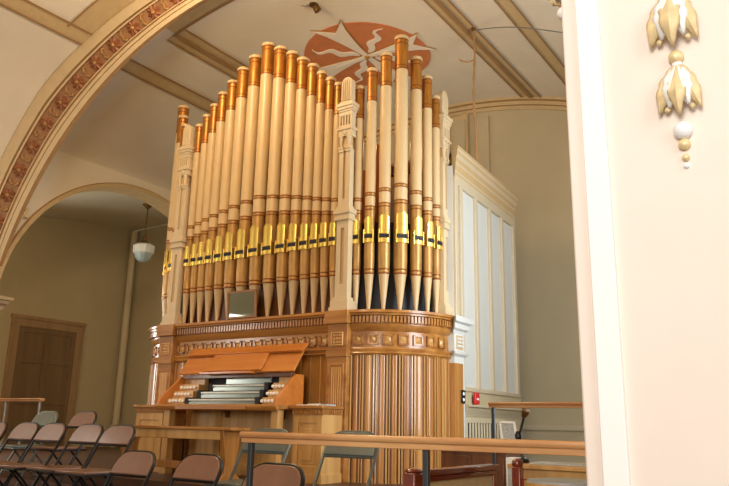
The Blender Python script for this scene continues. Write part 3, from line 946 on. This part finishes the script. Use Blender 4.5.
# alarm and outlet
t = thing('fire_alarm', (SX, 8.56, 0.93), 'red fire alarm fixed low on the white organ box side', 'alarm')
b = MB(); b.box(SX + .002, SX + .035, 8.50, 8.62, .905, 1.055); b.build('housing', M['red'], t, bevel=.01)
MB().box(SX + .034, SX + .04, 8.53, 8.59, .96, .985).build('handle', M['paper'], t, bevel=.003)
t = thing('power_outlet', (SX + .04, 8.125, 0.92), 'black outlet plate with white sockets beside the red alarm', 'outlet')
MB().box(SX + .037, SX + .048, 8.07, 8.18, .905, 1.065).build('plate', M['black'], t, bevel=.006)
for zz in (.95, 1.02):
    MB().lathe([(.020, 0), (.018, .008)], 0, 0, 12, 0, axis=(1, 0, 0), base=(SX + .048, 8.125, zz)).build('socket', M['paper'], t)

# ------------------------------------------------------------------ console
console = thing('organ_console', (-6.385, 6.6, 0), 'oak organ console with three keyboards under an orange fallboard', 'organ console')
CXL, CXR = -7.30, -5.385
# fallboard
b = MB()
def quadbox(b, x0, x1, pf, pb, th, mi=0):
    """slab between two (y,z) lines of the section, thickness th along its normal (towards -y)"""
    (ya, za), (yb, zb) = pf, pb
    d = Vector((0, yb - ya, zb - za)).normalized(); nn = Vector((0, -d.z, d.y))
    if nn.y > 0: nn = -nn
    b.prism([(0, 0), (x1 - x0, 0), (x1 - x0, math.hypot(yb - ya, zb - za)), (0, math.hypot(yb - ya, zb - za))], (x0, ya, za), (1, 0, 0), d, nn, th, mi)
quadbox(b, CXL, CXR, (6.62, 1.215), (6.80, 1.47), .025)
b.build('fallboard', M['oak_orange'], console, bevel=.004)
b = MB(); quadbox(b, CXL - .02, CXR + .02, (6.74, 1.455), (6.85, 1.55), .03)
b.build('lid', M['oak_orange'], console, bevel=.004)
b = MB(); quadbox(b, -6.80, -5.88, (6.595, 1.235), (6.775, 1.475), .03)
b.box(-6.83, -5.98, 6.50, 6.60, 1.205, 1.235)
b.build('music_desk', M['oak_orange'], console, bevel=.004)
# cheeks and shelf
for sg, x in ((-1, CXL), (1, CXR)):
    b = MB()
    b.prism([(6.28, .83), (6.78, .83), (6.78, 1.19), (6.64, 1.19), (6.30, .90)], (x - .02, 0, 0), (0, 1, 0), (0, 0, 1), (1, 0, 0), .04)
    b.build('cheek', M['oak_orange'], console, bevel=.004)
b = MB()
b.box(CXL - .04, CXR + .04, 6.30, 6.96, .785, .83)
b.box(-6.95, -5.80, 6.26, 6.32, .775, .82)
b.sweep([((CXL - .04, 6.30, 0), (0, -1)), ((CXR + .04, 6.30, 0), (0, -1))], [(-.02, .765), (.0, .765), (.02, .785), (.03, .815), (.02, .835), (-.02, .835)], closed=True)
b.build('key_desk', M['oak_h'], console, bevel=.003)
b = MB(); b.box(CXL + .03, CXR - .03, 6.785, 6.80, .832, 1.19)
b.build('console_back', M['slot'], console)
MB().box(CXL + .05, CXR - .05, 6.64, 6.70, 1.165, 1.21).build('name_rail', M['oak_dark'], console, bevel=.003)
# keyboards
for j, (y, z, x0, x1) in enumerate(((6.38, .855, -6.84, -5.76), (6.50, .945, -6.76, -5.80), (6.62, 1.035, -6.68, -5.84))):
    b = MB()
    b.box(x0 - .05, x1 + .05, y + .015, y + .2, z - .03, z + .022, 0)
    b.box(x0 - .07, x0 - .01, y - .01, y + .2, z - .03, z + .065, 1)
    b.box(x1 + .01, x1 + .07, y - .01, y + .2, z - .03, z + .065, 1)
    b.box(x0 - .01, x1 + .01, y + .0, y + .015, z - .03, z + .012, 2)
    kb = b.build('keyboard', [M['keyslip'], M['slot'], M['keyslip']], console, bevel=.003)
    n = 36; b = MB(); kw = (x1 - x0) / n
    for k in range(n): b.box(x0 + kw * k + .001, x0 + kw * (k + 1) - .001, y - .012, y + .15, z + .024, z + .044)
    b.build('white_keys', M['ivory'], kb, bevel=.001)
    b = MB()
    for k in range(n):
        if k % 7 not in (2, 6): b.box(x0 + kw * (k + 1) - kw * .3, x0 + kw * (k + 1) + kw * .3, y + .05, y + .15, z + .044, z + .056)
    b.build('black_keys', M['black'], kb, bevel=.001)
MB().box(-6.60, -5.86, 6.76, 6.78, 1.06, 1.17).build('music_cover', M['keyslip'], console, bevel=.003)
# terraced stop jambs with white knobs
for sg, (xa, xb) in ((-1, (CXL + .02, -6.92)), (1, (-5.68, CXR - .02))):
    b = MB()
    for r in range(3):
        b.box(xa, xb, 6.42 + .09 * r, 6.77, .83 + .087 * r, .83 + .087 * (r + 1))
    b.box(xa, xb, 6.70, 6.77, 1.09, 1.18)
    jm = b.build('stop_jamb', M['oak_pale'], console, bevel=.004)
    for r in range(3):
        for k in range(5):
            x = (xa + .10 if sg < 0 else xa + .035) + (xb - xa - (.13 if sg < 0 else .07)) * k / 4
            c = (x, 6.42 + .09 * r, .83 + .087 * r + .045)
            bb = MB()
            bb.lathe([(.007, 0), (.007, .03), (.019, .034), (.021, .044), (.019, .054), (.006, .058)], 0, 0, 12, 0, axis=(0, -1, 0), base=c)
            bb.build('stop_knob', M['knob'], jm)
# knee panel, legs and brackets
b = MB(); b.box(CXL, CXR, 6.87, 6.91, 0, .785)
b.box(-6.80, -6.74, 6.84, 6.88, .1, .78).box(CXL, CXR, 6.85, 6.88, 0, .14).box(CXL, CXR, 6.85, 6.88, .42, .45)
b.build('knee_panel', M['oak_pale'], console, bevel=.004)
for x in (CXL + .10, CXR - .05):
    b = MB(); b.box(x - .05, x + .05, 6.36, 6.46, 0, .785); b.box(x - .06, x + .06, 6.35, 6.47, 0, .12)
    b.lathe([(.028, .1), (.034, .4), (.026, .7)], x, 6.41, 12)
    b.build('leg', M['oak_pale'], console, bevel=.006)
for x in (-6.62, -5.72):
    b = MB(); b.prism([(0, 0), (0, -.10), (.03, -.10), (.05, -.05), (.20, 0)], (x - .02, 6.86, .785), (0, -1, 0), (0, 0, 1), (1, 0, 0), .04)
    b.build('bracket', M['oak_dark'], console)

def cabinet(x0, x1, label):
    t = thing('side_cabinet', ((x0 + x1) / 2, 6.7, 0), label, 'cabinet', None)
    b = MB(); b.box(x0 + .03, x1 - .03, 6.54, 6.90, 0, .74); b.box(x0 + .015, x1 - .015, 6.52, 6.90, 0, .10)
    for xa in (x0 + .03, x1 - .10): b.box(xa, xa + .07, 6.525, 6.55, .1, .72)
    for z0, z1 in ((.1, .18), (.64, .72)): b.box(x0 + .03, x1 - .03, 6.525, 6.55, z0, z1)
    b.build('body', M['oak_pale'], t, bevel=.004)
    b = MB(); n = int((x1 - x0 - .06) / .032)
    for k in range(n): b.box(x0 + .035 + k * .032, x0 + .053 + k * .032, 6.505, 6.53, .745, .785)
    b.box(x0 + .02, x1 - .02, 6.52, 6.90, .735, .795)
    for k in range(10): b.box(x1 - .03, x1 - .012, 6.54 + k * .035, 6.56 + k * .035, .745, .785)
    b.build('dentil_course', M['oak_h'], t, smooth=False)
    b = MB(); b.box(x0, x1, 6.48, 6.90, .795, .83)
    b.build('top', M['oak_h'], t, bevel=.006)
    b = MB(); b.box(x0 + .12, x1 - .12, 6.535, 6.545, .2, .62); b.box(x0 + .16, x1 - .16, 6.528, 6.54, .24, .58)
    dr = b.build('door', M['oak_pale'], t, bevel=.004)
    MB().lathe([(.008, 0), (.008, .02), (.014, .03), (.004, .036)], 0, 0, 10, 0, axis=(0, -1, 0), base=(x0 + .14, 6.535, .42)).build('knob', M['brass'], dr)
    return t
cabinet(-8.0, -7.425, 'small oak cabinet with dentil edge at the console end nearer the door')
cabinet(-5.325, -4.86, 'oak side cabinet with dentil edge beside the round bay, papers on top')
# papers on the right cabinet
for i, (x, y, a, w, h, th) in enumerate(((-5.225, 6.68, .1, .075, .11, .012), (-5.06, 6.68, -.08, .075, .11, .02), (-4.925, 6.66, .05, .05, .10, .015))):
    b = MB(); b.obox((x, y, .83 + th / 2 + .0005), (cos(a), sin(a), 0), (-sin(a), cos(a), 0), (0, 0, 1), w, h, th / 2)
    o = b.build('sheet_music', M['paper'] if i != 2 else M['paper_grey'], bevel=.001)
    tag(o, ('white sheet music at the console end of the cabinet top', 'thick pile of white sheet music in the middle of the cabinet top',
            'grey booklet at the round bay end of the cabinet top')[i], 'sheet music', 'papers on the oak side cabinet')

# bench
t = thing('organ_bench', (-6.48, 5.88, 0), 'long golden oak organ bench standing in front of the console', 'bench')
MB().box(-7.47, -5.49, 5.74, 6.04, .545, .575).build('seat', M['oak_h'], t, bevel=.006)
MB().box(-7.36, -5.62, 5.77, 5.80, .445, .545).build('apron', M['oak_pale'], t, bevel=.005)
for x in (-7.27, -5.64):
    prof = [(-.15, 0), (.15, 0), (.15, .05), (.085, .10), (.075, .20), (.10, .30), (.12, .42), (.135, .545), (-.135, .545), (-.12, .42), (-.10, .30), (-.075, .20), (-.085, .10), (-.15, .05)]
    b = MB(); b.prism(prof, (x - .03, 5.89, 0), (0, 1, 0), (0, 0, 1), (1, 0, 0), .06)
    b.build('leg', M['oak'], t, bevel=.006)
MB().box(-7.24, -5.67, 5.87, 5.91, .12, .20).build('stretcher', M['oak'], t, bevel=.006)

# organist's mirror on the impost
t = thing('organist_mirror', (-6.62, 6.93, 1.945), 'small wood framed mirror leaning on the impost before the pipes', 'mirror')
b = MB(); c0 = Vector((-6.80, 6.91, 1.948))
mu = Vector((.97, .0, .0)).normalized(); mv = Vector((-.16, .10, 1)).normalized(); mn = mu.cross(mv).normalized()
if mn.y > 0: mn = -mn
mw, mh = .52, .385
for (a0, a1, d0, d1) in ((0, mw, 0, .03), (0, mw, mh - .03, mh), (0, .03, .03, mh - .03), (mw - .03, mw, .03, mh - .03)):
    b.prism([(a0, d0), (a1, d0), (a1, d1), (a0, d1)], c0, mu, mv, mn, .022)
b.build('frame', M['frame_wood'], t, bevel=.003)
b = MB(); b.prism([(.02, .02), (mw - .02, .02), (mw - .02, mh - .02), (.02, mh - .02)], c0 + mn * .006, mu, mv, mn, .004)
b.build('mirror_glass', M['mirror'], t, smooth=False)

# ------------------------------------------------------------------ ceiling medallion, fixture, cord
MC = Vector((-6.36, 9.46, 0)); MRad = 1.10
def on_vault(p, off): return (p[0], p[1], z_chancel(p[0] - VX) - off)
def flat_relief(poly, off, th, b, mi=0):
    """thin plaster relief: polygon triangulated, pressed on the vault"""
    from mathutils.geometry import tessellate_polygon
    tri = tessellate_polygon([[Vector((p[0], p[1], 0)) for p in poly]])
    n = len(poly)
    vs = [on_vault(p, off) for p in poly] + [on_vault(p, off + th) for p in poly]
    fs = [tuple(t_) for t_ in tri] + [tuple(n + i for i in t_) for t_ in tri] + [(i, (i + 1) % n, n + (i + 1) % n, n + i) for i in range(n)]
    b.add(vs, fs, mi)
t = thing('ceiling_medallion', (MC.x, MC.y, z_chancel(0) - .002), 'round terracotta ceiling medallion with cream cross arms and wavy flames', 'medallion')
b = MB()
rows = []
for i in range(7):
    r = MRad * i / 6
    rows.append([on_vault((MC.x + r * cos(2 * PI * k / 64), MC.y + r * sin(2 * PI * k / 64)), .012) for k in range(65)])
rows.append([on_vault((MC.x + MRad * cos(2 * PI * k / 64), MC.y + MRad * sin(2 * PI * k / 64)), .0) for k in range(65)])
b.grid(rows)
b.build('disc', M['terracotta'], t)
def arm_poly(ang, grow):
    g_ = grow; K = MRad * 1.06
    base = [(0.03, -.035 - grow), (.25, -.055 - grow), (.55, -.11 - grow), (.80, -.17 - grow), (1.0 + grow * 2, -.245 - grow * 1.3), (.79 + grow, 0),
            (1.0 + grow * 2, .245 + grow * 1.3), (.80, .17 + grow), (.55, .11 + grow), (.25, .055 + grow), (.03, .035 + grow)]
    a = math.radians(ang)
    return [(MC.x + K * (x * cos(a) - y * sin(a)), MC.y + K * (x * sin(a) + y * cos(a))) for x, y in base]
for ang in (-91, -1, 89, 179):
    b = MB(); flat_relief(arm_poly(ang, 0.016), .013, .010, b, 1); flat_relief(arm_poly(ang, 0.0), .024, .012, b, 0)
    b.build('cross_arm', [M['medal_white'], M['gilt']], t, smooth=False)
for ang in (-135, -45, 45, 135):
    a = math.radians(ang); L_, R_ = [], []
    for k in range(15):
        q = k / 14; x = .12 + .72 * q
        w = .072 * sin(PI * min(1, q * 1.05 + .02)) ** .6 * (1 - .6 * q) + .004
        y = .045 * sin(q * PI * 4.2) * (0.4 + q)
        L_.append((x, y + w)); R_.append((x, y - w))
    poly = L_ + R_[::-1]
    poly = [(MC.x + MRad * 1.06 * (x * cos(a) - y * sin(a)), MC.y + MRad * 1.06 * (x * sin(a) + y * cos(a))) for x, y in poly]
    b = MB(); flat_relief(poly, .013, .014, b)
    b.build('flame', M['medal_white'], t, smooth=False)
b = MB(); zc = z_chancel(MC.x - VX)
b.lathe([(.05, zc - .02), (.045, zc - .05), (.02, zc - .07)], MC.x, MC.y, 16)
b.build('boss', M['gilt'], t)

FXX, FYY = -6.20, 7.71
t = thing('ceiling_spotlight', (FXX, FYY, z_chancel(.12)), 'small brass spotlight on the cream vault near the medallion', 'spotlight')
zc = z_chancel(FXX - VX)
MB().lathe([(.07, zc), (.07, zc - .02), (.04, zc - .03)], FXX, FYY, 14).build('base', M['brass'], t)
MB().lathe([(.03, 0), (.055, .03), (.06, .10), (.05, .105)], 0, 0, 14, 0, axis=(.3, .3, -.6), base=(FXX + .02, FYY, zc - .03)).build('lamp_head', M['brass'], t)
MB().tube([(FXX - .05, FYY - .02, zc - .005), (FXX - .12, FYY - .06, zc - .03), (FXX - .17, FYY - .10, zc - .02)], .008, 6).build('cable', M['wire'], t)

cx_, cy_ = -4.21, 9.18
zc = z_chancel(cx_ - VX)
t = thing('hanging_cord', (cx_, cy_, zc), 'tan twisted cord hanging from the vault band down behind the organ', 'cord')
pts = []
for k in range(30):
    q = k / 29
    pts.append((cx_ + .012 * sin(q * 9), cy_ + 1.05 * 0 + .012 * cos(q * 7), zc - .03 - 2.2 * q))
MB().tube(pts, [.018 + .004 * sin(k * 1.9) for k in range(30)], 8).build('cord', M['rope'], t)
MB().lathe([(.03, zc - .06), (.035, zc - .02), (.03, zc)], cx_, cy_, 10).build('ceiling_hook', M['brass'], t)
MB().tube([(cx_, cy_, zc - .56), (cx_ - .10, cy_ - .03, zc - .575), (cx_ - .19, cy_ - .05, zc - .54), (cx_ - .22, cy_ - .06, zc - .50)], .012, 6).build('loose_end', M['rope'], t)
pts = []
for k in range(14):
    q = k / 13 * 1.88; x = cx_ + 1.59 * q; y = cy_ - .98 * q
    pts.append((x, y, zc - .05 - (zc - .05 - 5.56) * q + .06 * sin(PI * q)))
o = MB().tube(pts, .008, 6).build('ceiling_wire', M['wire'])
tag(o, 'thin grey wire strung under the vault from the cord towards the white pier', 'wire')

# pendant lamp in the alcove
lx, ly = -12.56, 10.06
lz = z_alc(ly) + 0.04
t = thing('pendant_lamp', (lx, ly, lz), 'pendant lamp with a faceted white glass globe hanging in the alcove', 'lamp')
MB().lathe([(.02, lz - .12), (.06, lz - .08), (.12, lz - .02), (.12, lz)], lx, ly, 16).build('ceiling_cup', M['brass'], t)
b = MB()
b.lathe([(.014, lz - .88), (.014, lz - .08)], lx, ly, 8)
b.lathe([(.11, lz - .93), (.10, lz - .88), (.055, lz - .84), (.05, lz - .76), (.03, lz - .72)], lx, ly, 16)
b.build('rod', M['brass'], t)
b = MB(); b.lathe([(.20, lz - 1.14), (.225, lz - 1.12), (.235, lz - .97), (.19, lz - .93), (.10, lz - .915)], lx, ly, 12)
b.build('globe', M['glass_white'], t, smooth=False)
b = MB(); b.lathe([(.06, lz - 1.32), (.12, lz - 1.29), (.17, lz - 1.22), (.20, lz - 1.14)], lx, ly, 12)
b.build('globe_bottom', M['glass_clear'], t, smooth=False)

# small gilt cross ornament beside the alcove arch
b = MB()
gc = Vector((XL + 0.03, 6.62, 4.02))
def arm(dy, dz, r0, r1):
    b.tube([gc, gc + Vector((.01, dy * .6, dz * .6)), gc + Vector((0, dy, dz))], [r0, r0 * 1.5, r1], 8)
for ang, ln in ((60, .16), (240, .22), (150, .10), (330, .10)):
    a = math.radians(ang); arm(cos(a) * ln, sin(a) * ln, .018, .006)
for ang in (15, 105, 195, 285):
    a = math.radians(ang); arm(cos(a) * .07, sin(a) * .07, .014, .006)
o = b.build('gilt_ornament', M['plaster_gold'])
tag(o, 'small gilt leafy cross ornament at the foot of the alcove arch', 'ornament')

# ------------------------------------------------------------------ handrails
def rail(x0, x1, y, z, h, xs, label, floor, post='iron', name='handrail'):
    t = thing(name, ((x0 + x1) / 2, y, floor), label, 'railing')
    b = MB()
    pr = [(-.030, z - h), (.020, z - h), (.022, z - h * .55), (.030, z - h * .5), (.036, z - h * .30), (.036, z - h * .12), (.030, z), (-.036, z), (-.036, z - h * .4)]
    b.sweep([((x0, y, 0), (0, -1)), ((x1, y, 0), (0, -1))], pr, closed=True)
    b.build('top_rail', M['rail_wood'], t, bevel=.003)
    for x in xs:
        b = MB(); b.box(x - .011, x + .011, y - .011, y + .011, floor, z - h)
        b.box(x - .03, x + .03, y - .03, y + .03, floor, floor + .012)
        b.build('post', M[post], t, bevel=.002)
    return t
rail(-2.40, -0.5, 2.6, .596, .050, (-2.352, -1.43, -0.62), 'near oak handrail on dark iron posts crossing in front of the chairs', -.43)
rail(-2.50, -0.75, 5.62, .835, .045, (-2.47, -1.3), 'far oak handrail beside the white pier, above the wooden desk', 0)
rail(-10.5, -8.72, 5.62, .885, .04, (-9.55, -8.77), 'short pale handrail on steel posts in front of the brown door', 0, 'steel_light')

# ------------------------------------------------------------------ folding chairs
def folding_chair(name, label, pad, frame, group, steel=False):
    t = thing(name, (0, 0, 0), label, 'chair', group)
    r = .0125; hw = .215
    foot = Vector((0, -.40, 0)); top = Vector((0, .06, .83))
    d = (top - foot); dn = d.normalized()
    def on(q, x): p = foot + d * q; return Vector((x, p.y, p.z))
    qb = .80            # panel bottom
    # side tubes and bow over the top
    R_ = .125; L_ = d.length
    bow = []
    for k in range(7):
        a = PI / 2 * k / 6
        bow.append((hw - R_ + R_ * cos(a), 1 - R_ / L_ + R_ / L_ * sin(a)))
    path = [on(0, hw), on(.4, hw)] + [on(q, x) for x, q in bow] + [on(q, -x) for x, q in reversed(bow)] + [on(.4, -hw), on(0, -hw)]
    b = MB(); b.tube(path, r, 8)
    b.tube([on(qb - .005, hw), on(qb - .005, -hw)], r * .8, 6)
    b.tube([on(.2, hw), on(.2, -hw)], r * .7, 6)
    b.build('frame', frame, t)
    # back panel
    nn = Vector((0, -dn.z, dn.y)); nn = nn if nn.y < 0 else -nn
    ih = hw - .006
    poly = [(-ih, qb * L_), (ih, qb * L_)] + [(hw - R_ + (R_ - .006) * cos(PI / 2 * k / 6), L_ - R_ + (R_ - .006) * sin(PI / 2 * k / 6)) for k in range(7)] \
        + [(-(hw - R_ + (R_ - .006) * cos(PI / 2 * k / 6)), L_ - R_ + (R_ - .006) * sin(PI / 2 * k / 6)) for k in reversed(range(7))]
    b = MB(); b.prism(poly, foot - nn * .008, (1, 0, 0), dn, nn, .026)
    b.build('backrest', pad, t, bevel=.008)
    # seat
    b = MB()
    zs = .43
    b.prism([(-.205, -.46), (.205, -.46), (.205, -.10), (.17, -.04), (-.17, -.04), (-.205, -.10)], (0, 0, zs), (1, 0, 0), (0, 1, 0), (0, 0, 1), .025)
    b.build('seat', pad, t, bevel=.008)
    b = MB(); b.tube([(-.2, -.05, zs - .005), (-.2, -.45, zs - .005), (.2, -.45, zs - .005), (.2, -.05, zs - .005)], .010, 6)
    b.build('seat_frame', frame, t)
    # crossing rear legs
    for sg in (-1, 1):
        b = MB(); b.tube([(sg * .19, .16, 0), (sg * .19, -.12, .30), (sg * .19, -.24, zs - .01)], r * .9, 8)
        b.lathe([(.016, 0), (.016, .025)], sg * .19, .16, 8)
        b.build('rear_leg', frame, t)
    b = MB(); b.tube([(.19, .06, .107), (-.19, .06, .107)], r * .6, 6); b.build('stretcher', frame, t)
    return t
RED = 'brown vinyl folding chairs'
spots = [
    (-4.60, 3.78, -.43, 'front row brown folding chair before the left end of the organ bench'),
    (-3.93, 3.80, -.43, 'front row brown folding chair before the right half of the organ bench'),
    (-2.83, 3.32, -.43, 'brown folding chair directly behind the near handrail post'),
    (-5.64, 4.42, -.25, 'brown folding chair in the second row, nearest the bench'),
    (-6.20, 4.50, -.25, 'brown folding chair in the second row, second from the bench'),
    (-6.72, 4.46, -.25, 'brown folding chair in the second row, third from the bench'),
    (-7.18, 4.46, -.25, 'brown folding chair in the second row, fourth from the bench'),
    (-7.72, 4.44, -.25, 'brown folding chair cut by the photo edge, leftmost of its row'),
    (-7.33, 5.25, -.12, 'lone brown folding chair standing behind the second row, next to the grey chair'),
]
proto = None
for i, (x, y, z, lab) in enumerate(spots):
    if proto is None:
        proto = folding_chair('folding_chair', lab, M['vinyl'], M['black'], RED)
        proto.location = (x, y, z)
    else:
        dup(proto, (x, y, z), 0, lab, RED)
GREY = 'grey steel folding chairs'
sspots = [(-3.88, 4.46, -.25, .08, 'grey steel folding chair behind the brown one at the near rail post'),
          (-3.07, 4.46, -.25, .08, 'grey steel folding chair standing alone in front of the round organ bay'),
          (-8.02, 5.22, -.12, .0, 'grey steel folding chair far left beneath the short handrail')]
sp = None
for x, y, z, a, lab in sspots:
    if sp is None:
        sp = folding_chair('folding_chair', lab, M['steel'], M['steel'], GREY); sp.location = (x, y, z); sp.rotation_euler = (0, 0, a)
    else: dup(sp, (x, y, z), a, lab, GREY)

# ------------------------------------------------------------------ things at the lower right
# mahogany choir screen running back from the rail
t = thing('choir_screen', (-1.98, 4.0, -.43), 'low mahogany framed screen with beige cloth panel behind the near rail', 'screen')
xs_, y0, y1, zt_ = -2.0, 3.50, 4.55, .405
MB().box(xs_ - .04, xs_ + .04, y0 - .06, y0 + .04, -.43, zt_ - .01).lathe([(.05, zt_ - .012), (.045, zt_ + .006), (.02, zt_ + .014)], xs_, y0 - .01, 16).build('end_post', M['mahogany'], t, bevel=.01)
b = MB(); b.box(xs_ - .035, xs_ + .035, y0, y1, zt_ - .035, zt_); b.box(xs_ - .02, xs_ + .02, y0, y1, zt_ - .065, zt_ - .035)
b.box(xs_ - .02, xs_ + .02, y1 - .05, y1, -.43, zt_ - .03).box(xs_ - .02, xs_ + .02, y0, y1, -.43, -.33)
b.build('rail_frame', M['mahogany'], t, bevel=.006)
MB().box(xs_ - .008, xs_ + .008, y0 + .03, y1 - .04, -.34, zt_ - .06).build('cloth_panel', M['beige_cloth'], t)
# wooden chair
t = thing('wooden_chair', (-1.70, 4.55, -.43), 'reddish wooden chair with rounded back post behind the round drum table', 'chair')
for x in (-1.80, -1.26):
    MB().box(x - .028, x + .028, 4.42, 4.48, -.43, .40).lathe([(.030, .395), (.036, .42), (.03, .44), (.01, .45)], x, 4.45, 14).build('back_post', M['mahogany'], t, bevel=.008)
for z0, z1 in ((.26, .33), (.06, .11)): MB().box(-1.78, -1.28, 4.435, 4.465, z0, z1).build('back_rail', M['mahogany'], t, bevel=.006)
MB().box(-1.83, -1.23, 4.46, 4.86, -.02, .02).build('seat', M['mahogany'], t, bevel=.008)
for x in (-1.79, -1.27): MB().box(x - .02, x + .02, 4.80, 4.84, -.43, -.02).build('leg', M['mahogany'], t, bevel=.005)
# round table
t = thing('drum_table', (-1.42, 4.02, -.43), 'round wooden drum table with a grey top next to the white pier', 'table')
dxp, dyp = -1.345, 4.0
MB().lathe([(.21, -.43), (.215, -.40), (.215, .325), (.222, .33), (.222, .355)], dxp, dyp, 40).build('body', M['oak_pale'], t)
MB().lathe([(.205, .355), (.205, .366), (.18, .368)], dxp, dyp, 40).build('top', M['drum_top'], t)
# desk
t = thing('wooden_desk', (-1.85, 5.25, -.43), 'pale wooden desk with a papered top under the far handrail', 'desk')
MB().box(-2.12, -1.50, 5.05, 5.45, .355, .385).build('top', M['oak_pale'], t, bevel=.004)
b = MB(); b.box(-2.09, -2.05, 5.08, 5.42, -.43, .355).box(-1.52, -1.48, 5.08, 5.42, -.43, .355).box(-2.05, -1.52, 5.38, 5.42, -.1, .355).box(-2.05, -1.52, 5.09, 5.11, .23, .355)
b.build('carcass', M['oak_pale'], t, bevel=.004)
o = MB().obox((-1.76, 5.24, .3925), (1, .1, 0), (-.1, 1, 0), (0, 0, 1), .22, .15, .005).build('paper_pad', M['paper_grey'])
tag(o, 'grey paper pad lying on the pale wooden desk', 'paper')
# dark cabinet with a framed notice and a white box
t = thing('dark_cabinet', (-2.72, 5.85, 0), 'dark brown cabinet standing by the heater grille', 'cabinet')
MB().box(-3.02, -2.42, 5.75, 6.10, 0, .44).build('body', M['oak_dark'], t, bevel=.005)
MB().box(-3.05, -2.39, 5.72, 6.12, .44, .465).build('top', M['black'], t, bevel=.004)
for x0 in (-3.0, -2.71): MB().box(x0, x0 + .27, 5.738, 5.752, .05, .40).build('door', M['oak_dark'], t, bevel=.004)
t = thing('framed_notice', (-2.50, 5.82, .465), 'white framed notice leaning on top of the dark cabinet', 'picture frame')
fu = Vector((.92, .38, 0)).normalized(); fv = Vector((-.22, .18, 1)).normalized(); fn = fu.cross(fv).normalized(); fn = fn if fn.y < 0 else -fn
f0 = Vector((-2.47, 5.80, .466)); fw, fh = .135, .225
b = MB()
for (a0, a1, d0, d1) in ((0, fw, 0, .018), (0, fw, fh - .018, fh), (0, .018, 0, fh), (fw - .018, fw, 0, fh)):
    b.prism([(a0, d0), (a1, d0), (a1, d1), (a0, d1)], f0, fu, fv, fn, .014)
b.build('frame', M['paper'], t, bevel=.002)
b = MB(); b.prism([(.01, .01), (fw - .01, .01), (fw - .01, fh - .01), (.01, fh - .01)], f0, fu, fv, fn, .005)
b.build('sheet', M['paper_grey'], t)
t = thing('white_box', (-2.23, 5.55, -.12), 'white metal box standing between the dark cabinet and the desk', 'box')
MB().box(-2.30, -2.17, 5.45, 5.56, -.43, .41).build('body', M['paper'], t, bevel=.005)
MB().box(-2.285, -2.185, 5.444, 5.452, .20, .35).build('cover', M['paper_grey'], t, bevel=.003)
# desk lamp on the desk
t = thing('desk_lamp', (-2.02, 5.3, .385), 'dark adjustable desk lamp with a bronze shade standing on the desk', 'lamp')
MB().lathe([(.05, .3865), (.055, .397), (.05, .41), (.012, .42)], -2.10, 5.30, 16).build('base', M['black'], t)
MB().tube([(-2.10, 5.30, .41), (-2.13, 5.30, .56), (-2.11, 5.30, .62), (-2.08, 5.30, .72)], .010, 8).lathe([(.022, .55), (.028, .58), (.016, .61)], -2.13, 5.30, 10).build('arm', M['black'], t)
MB().lathe([(.012, 0), (.020, .016), (.027, .045), (.030, .07), (.026, .072)], 0, 0, 16, 0, axis=(.35, -.3, .55), base=(-2.085, 5.30, .71)).build('shade', M['brass'], t)
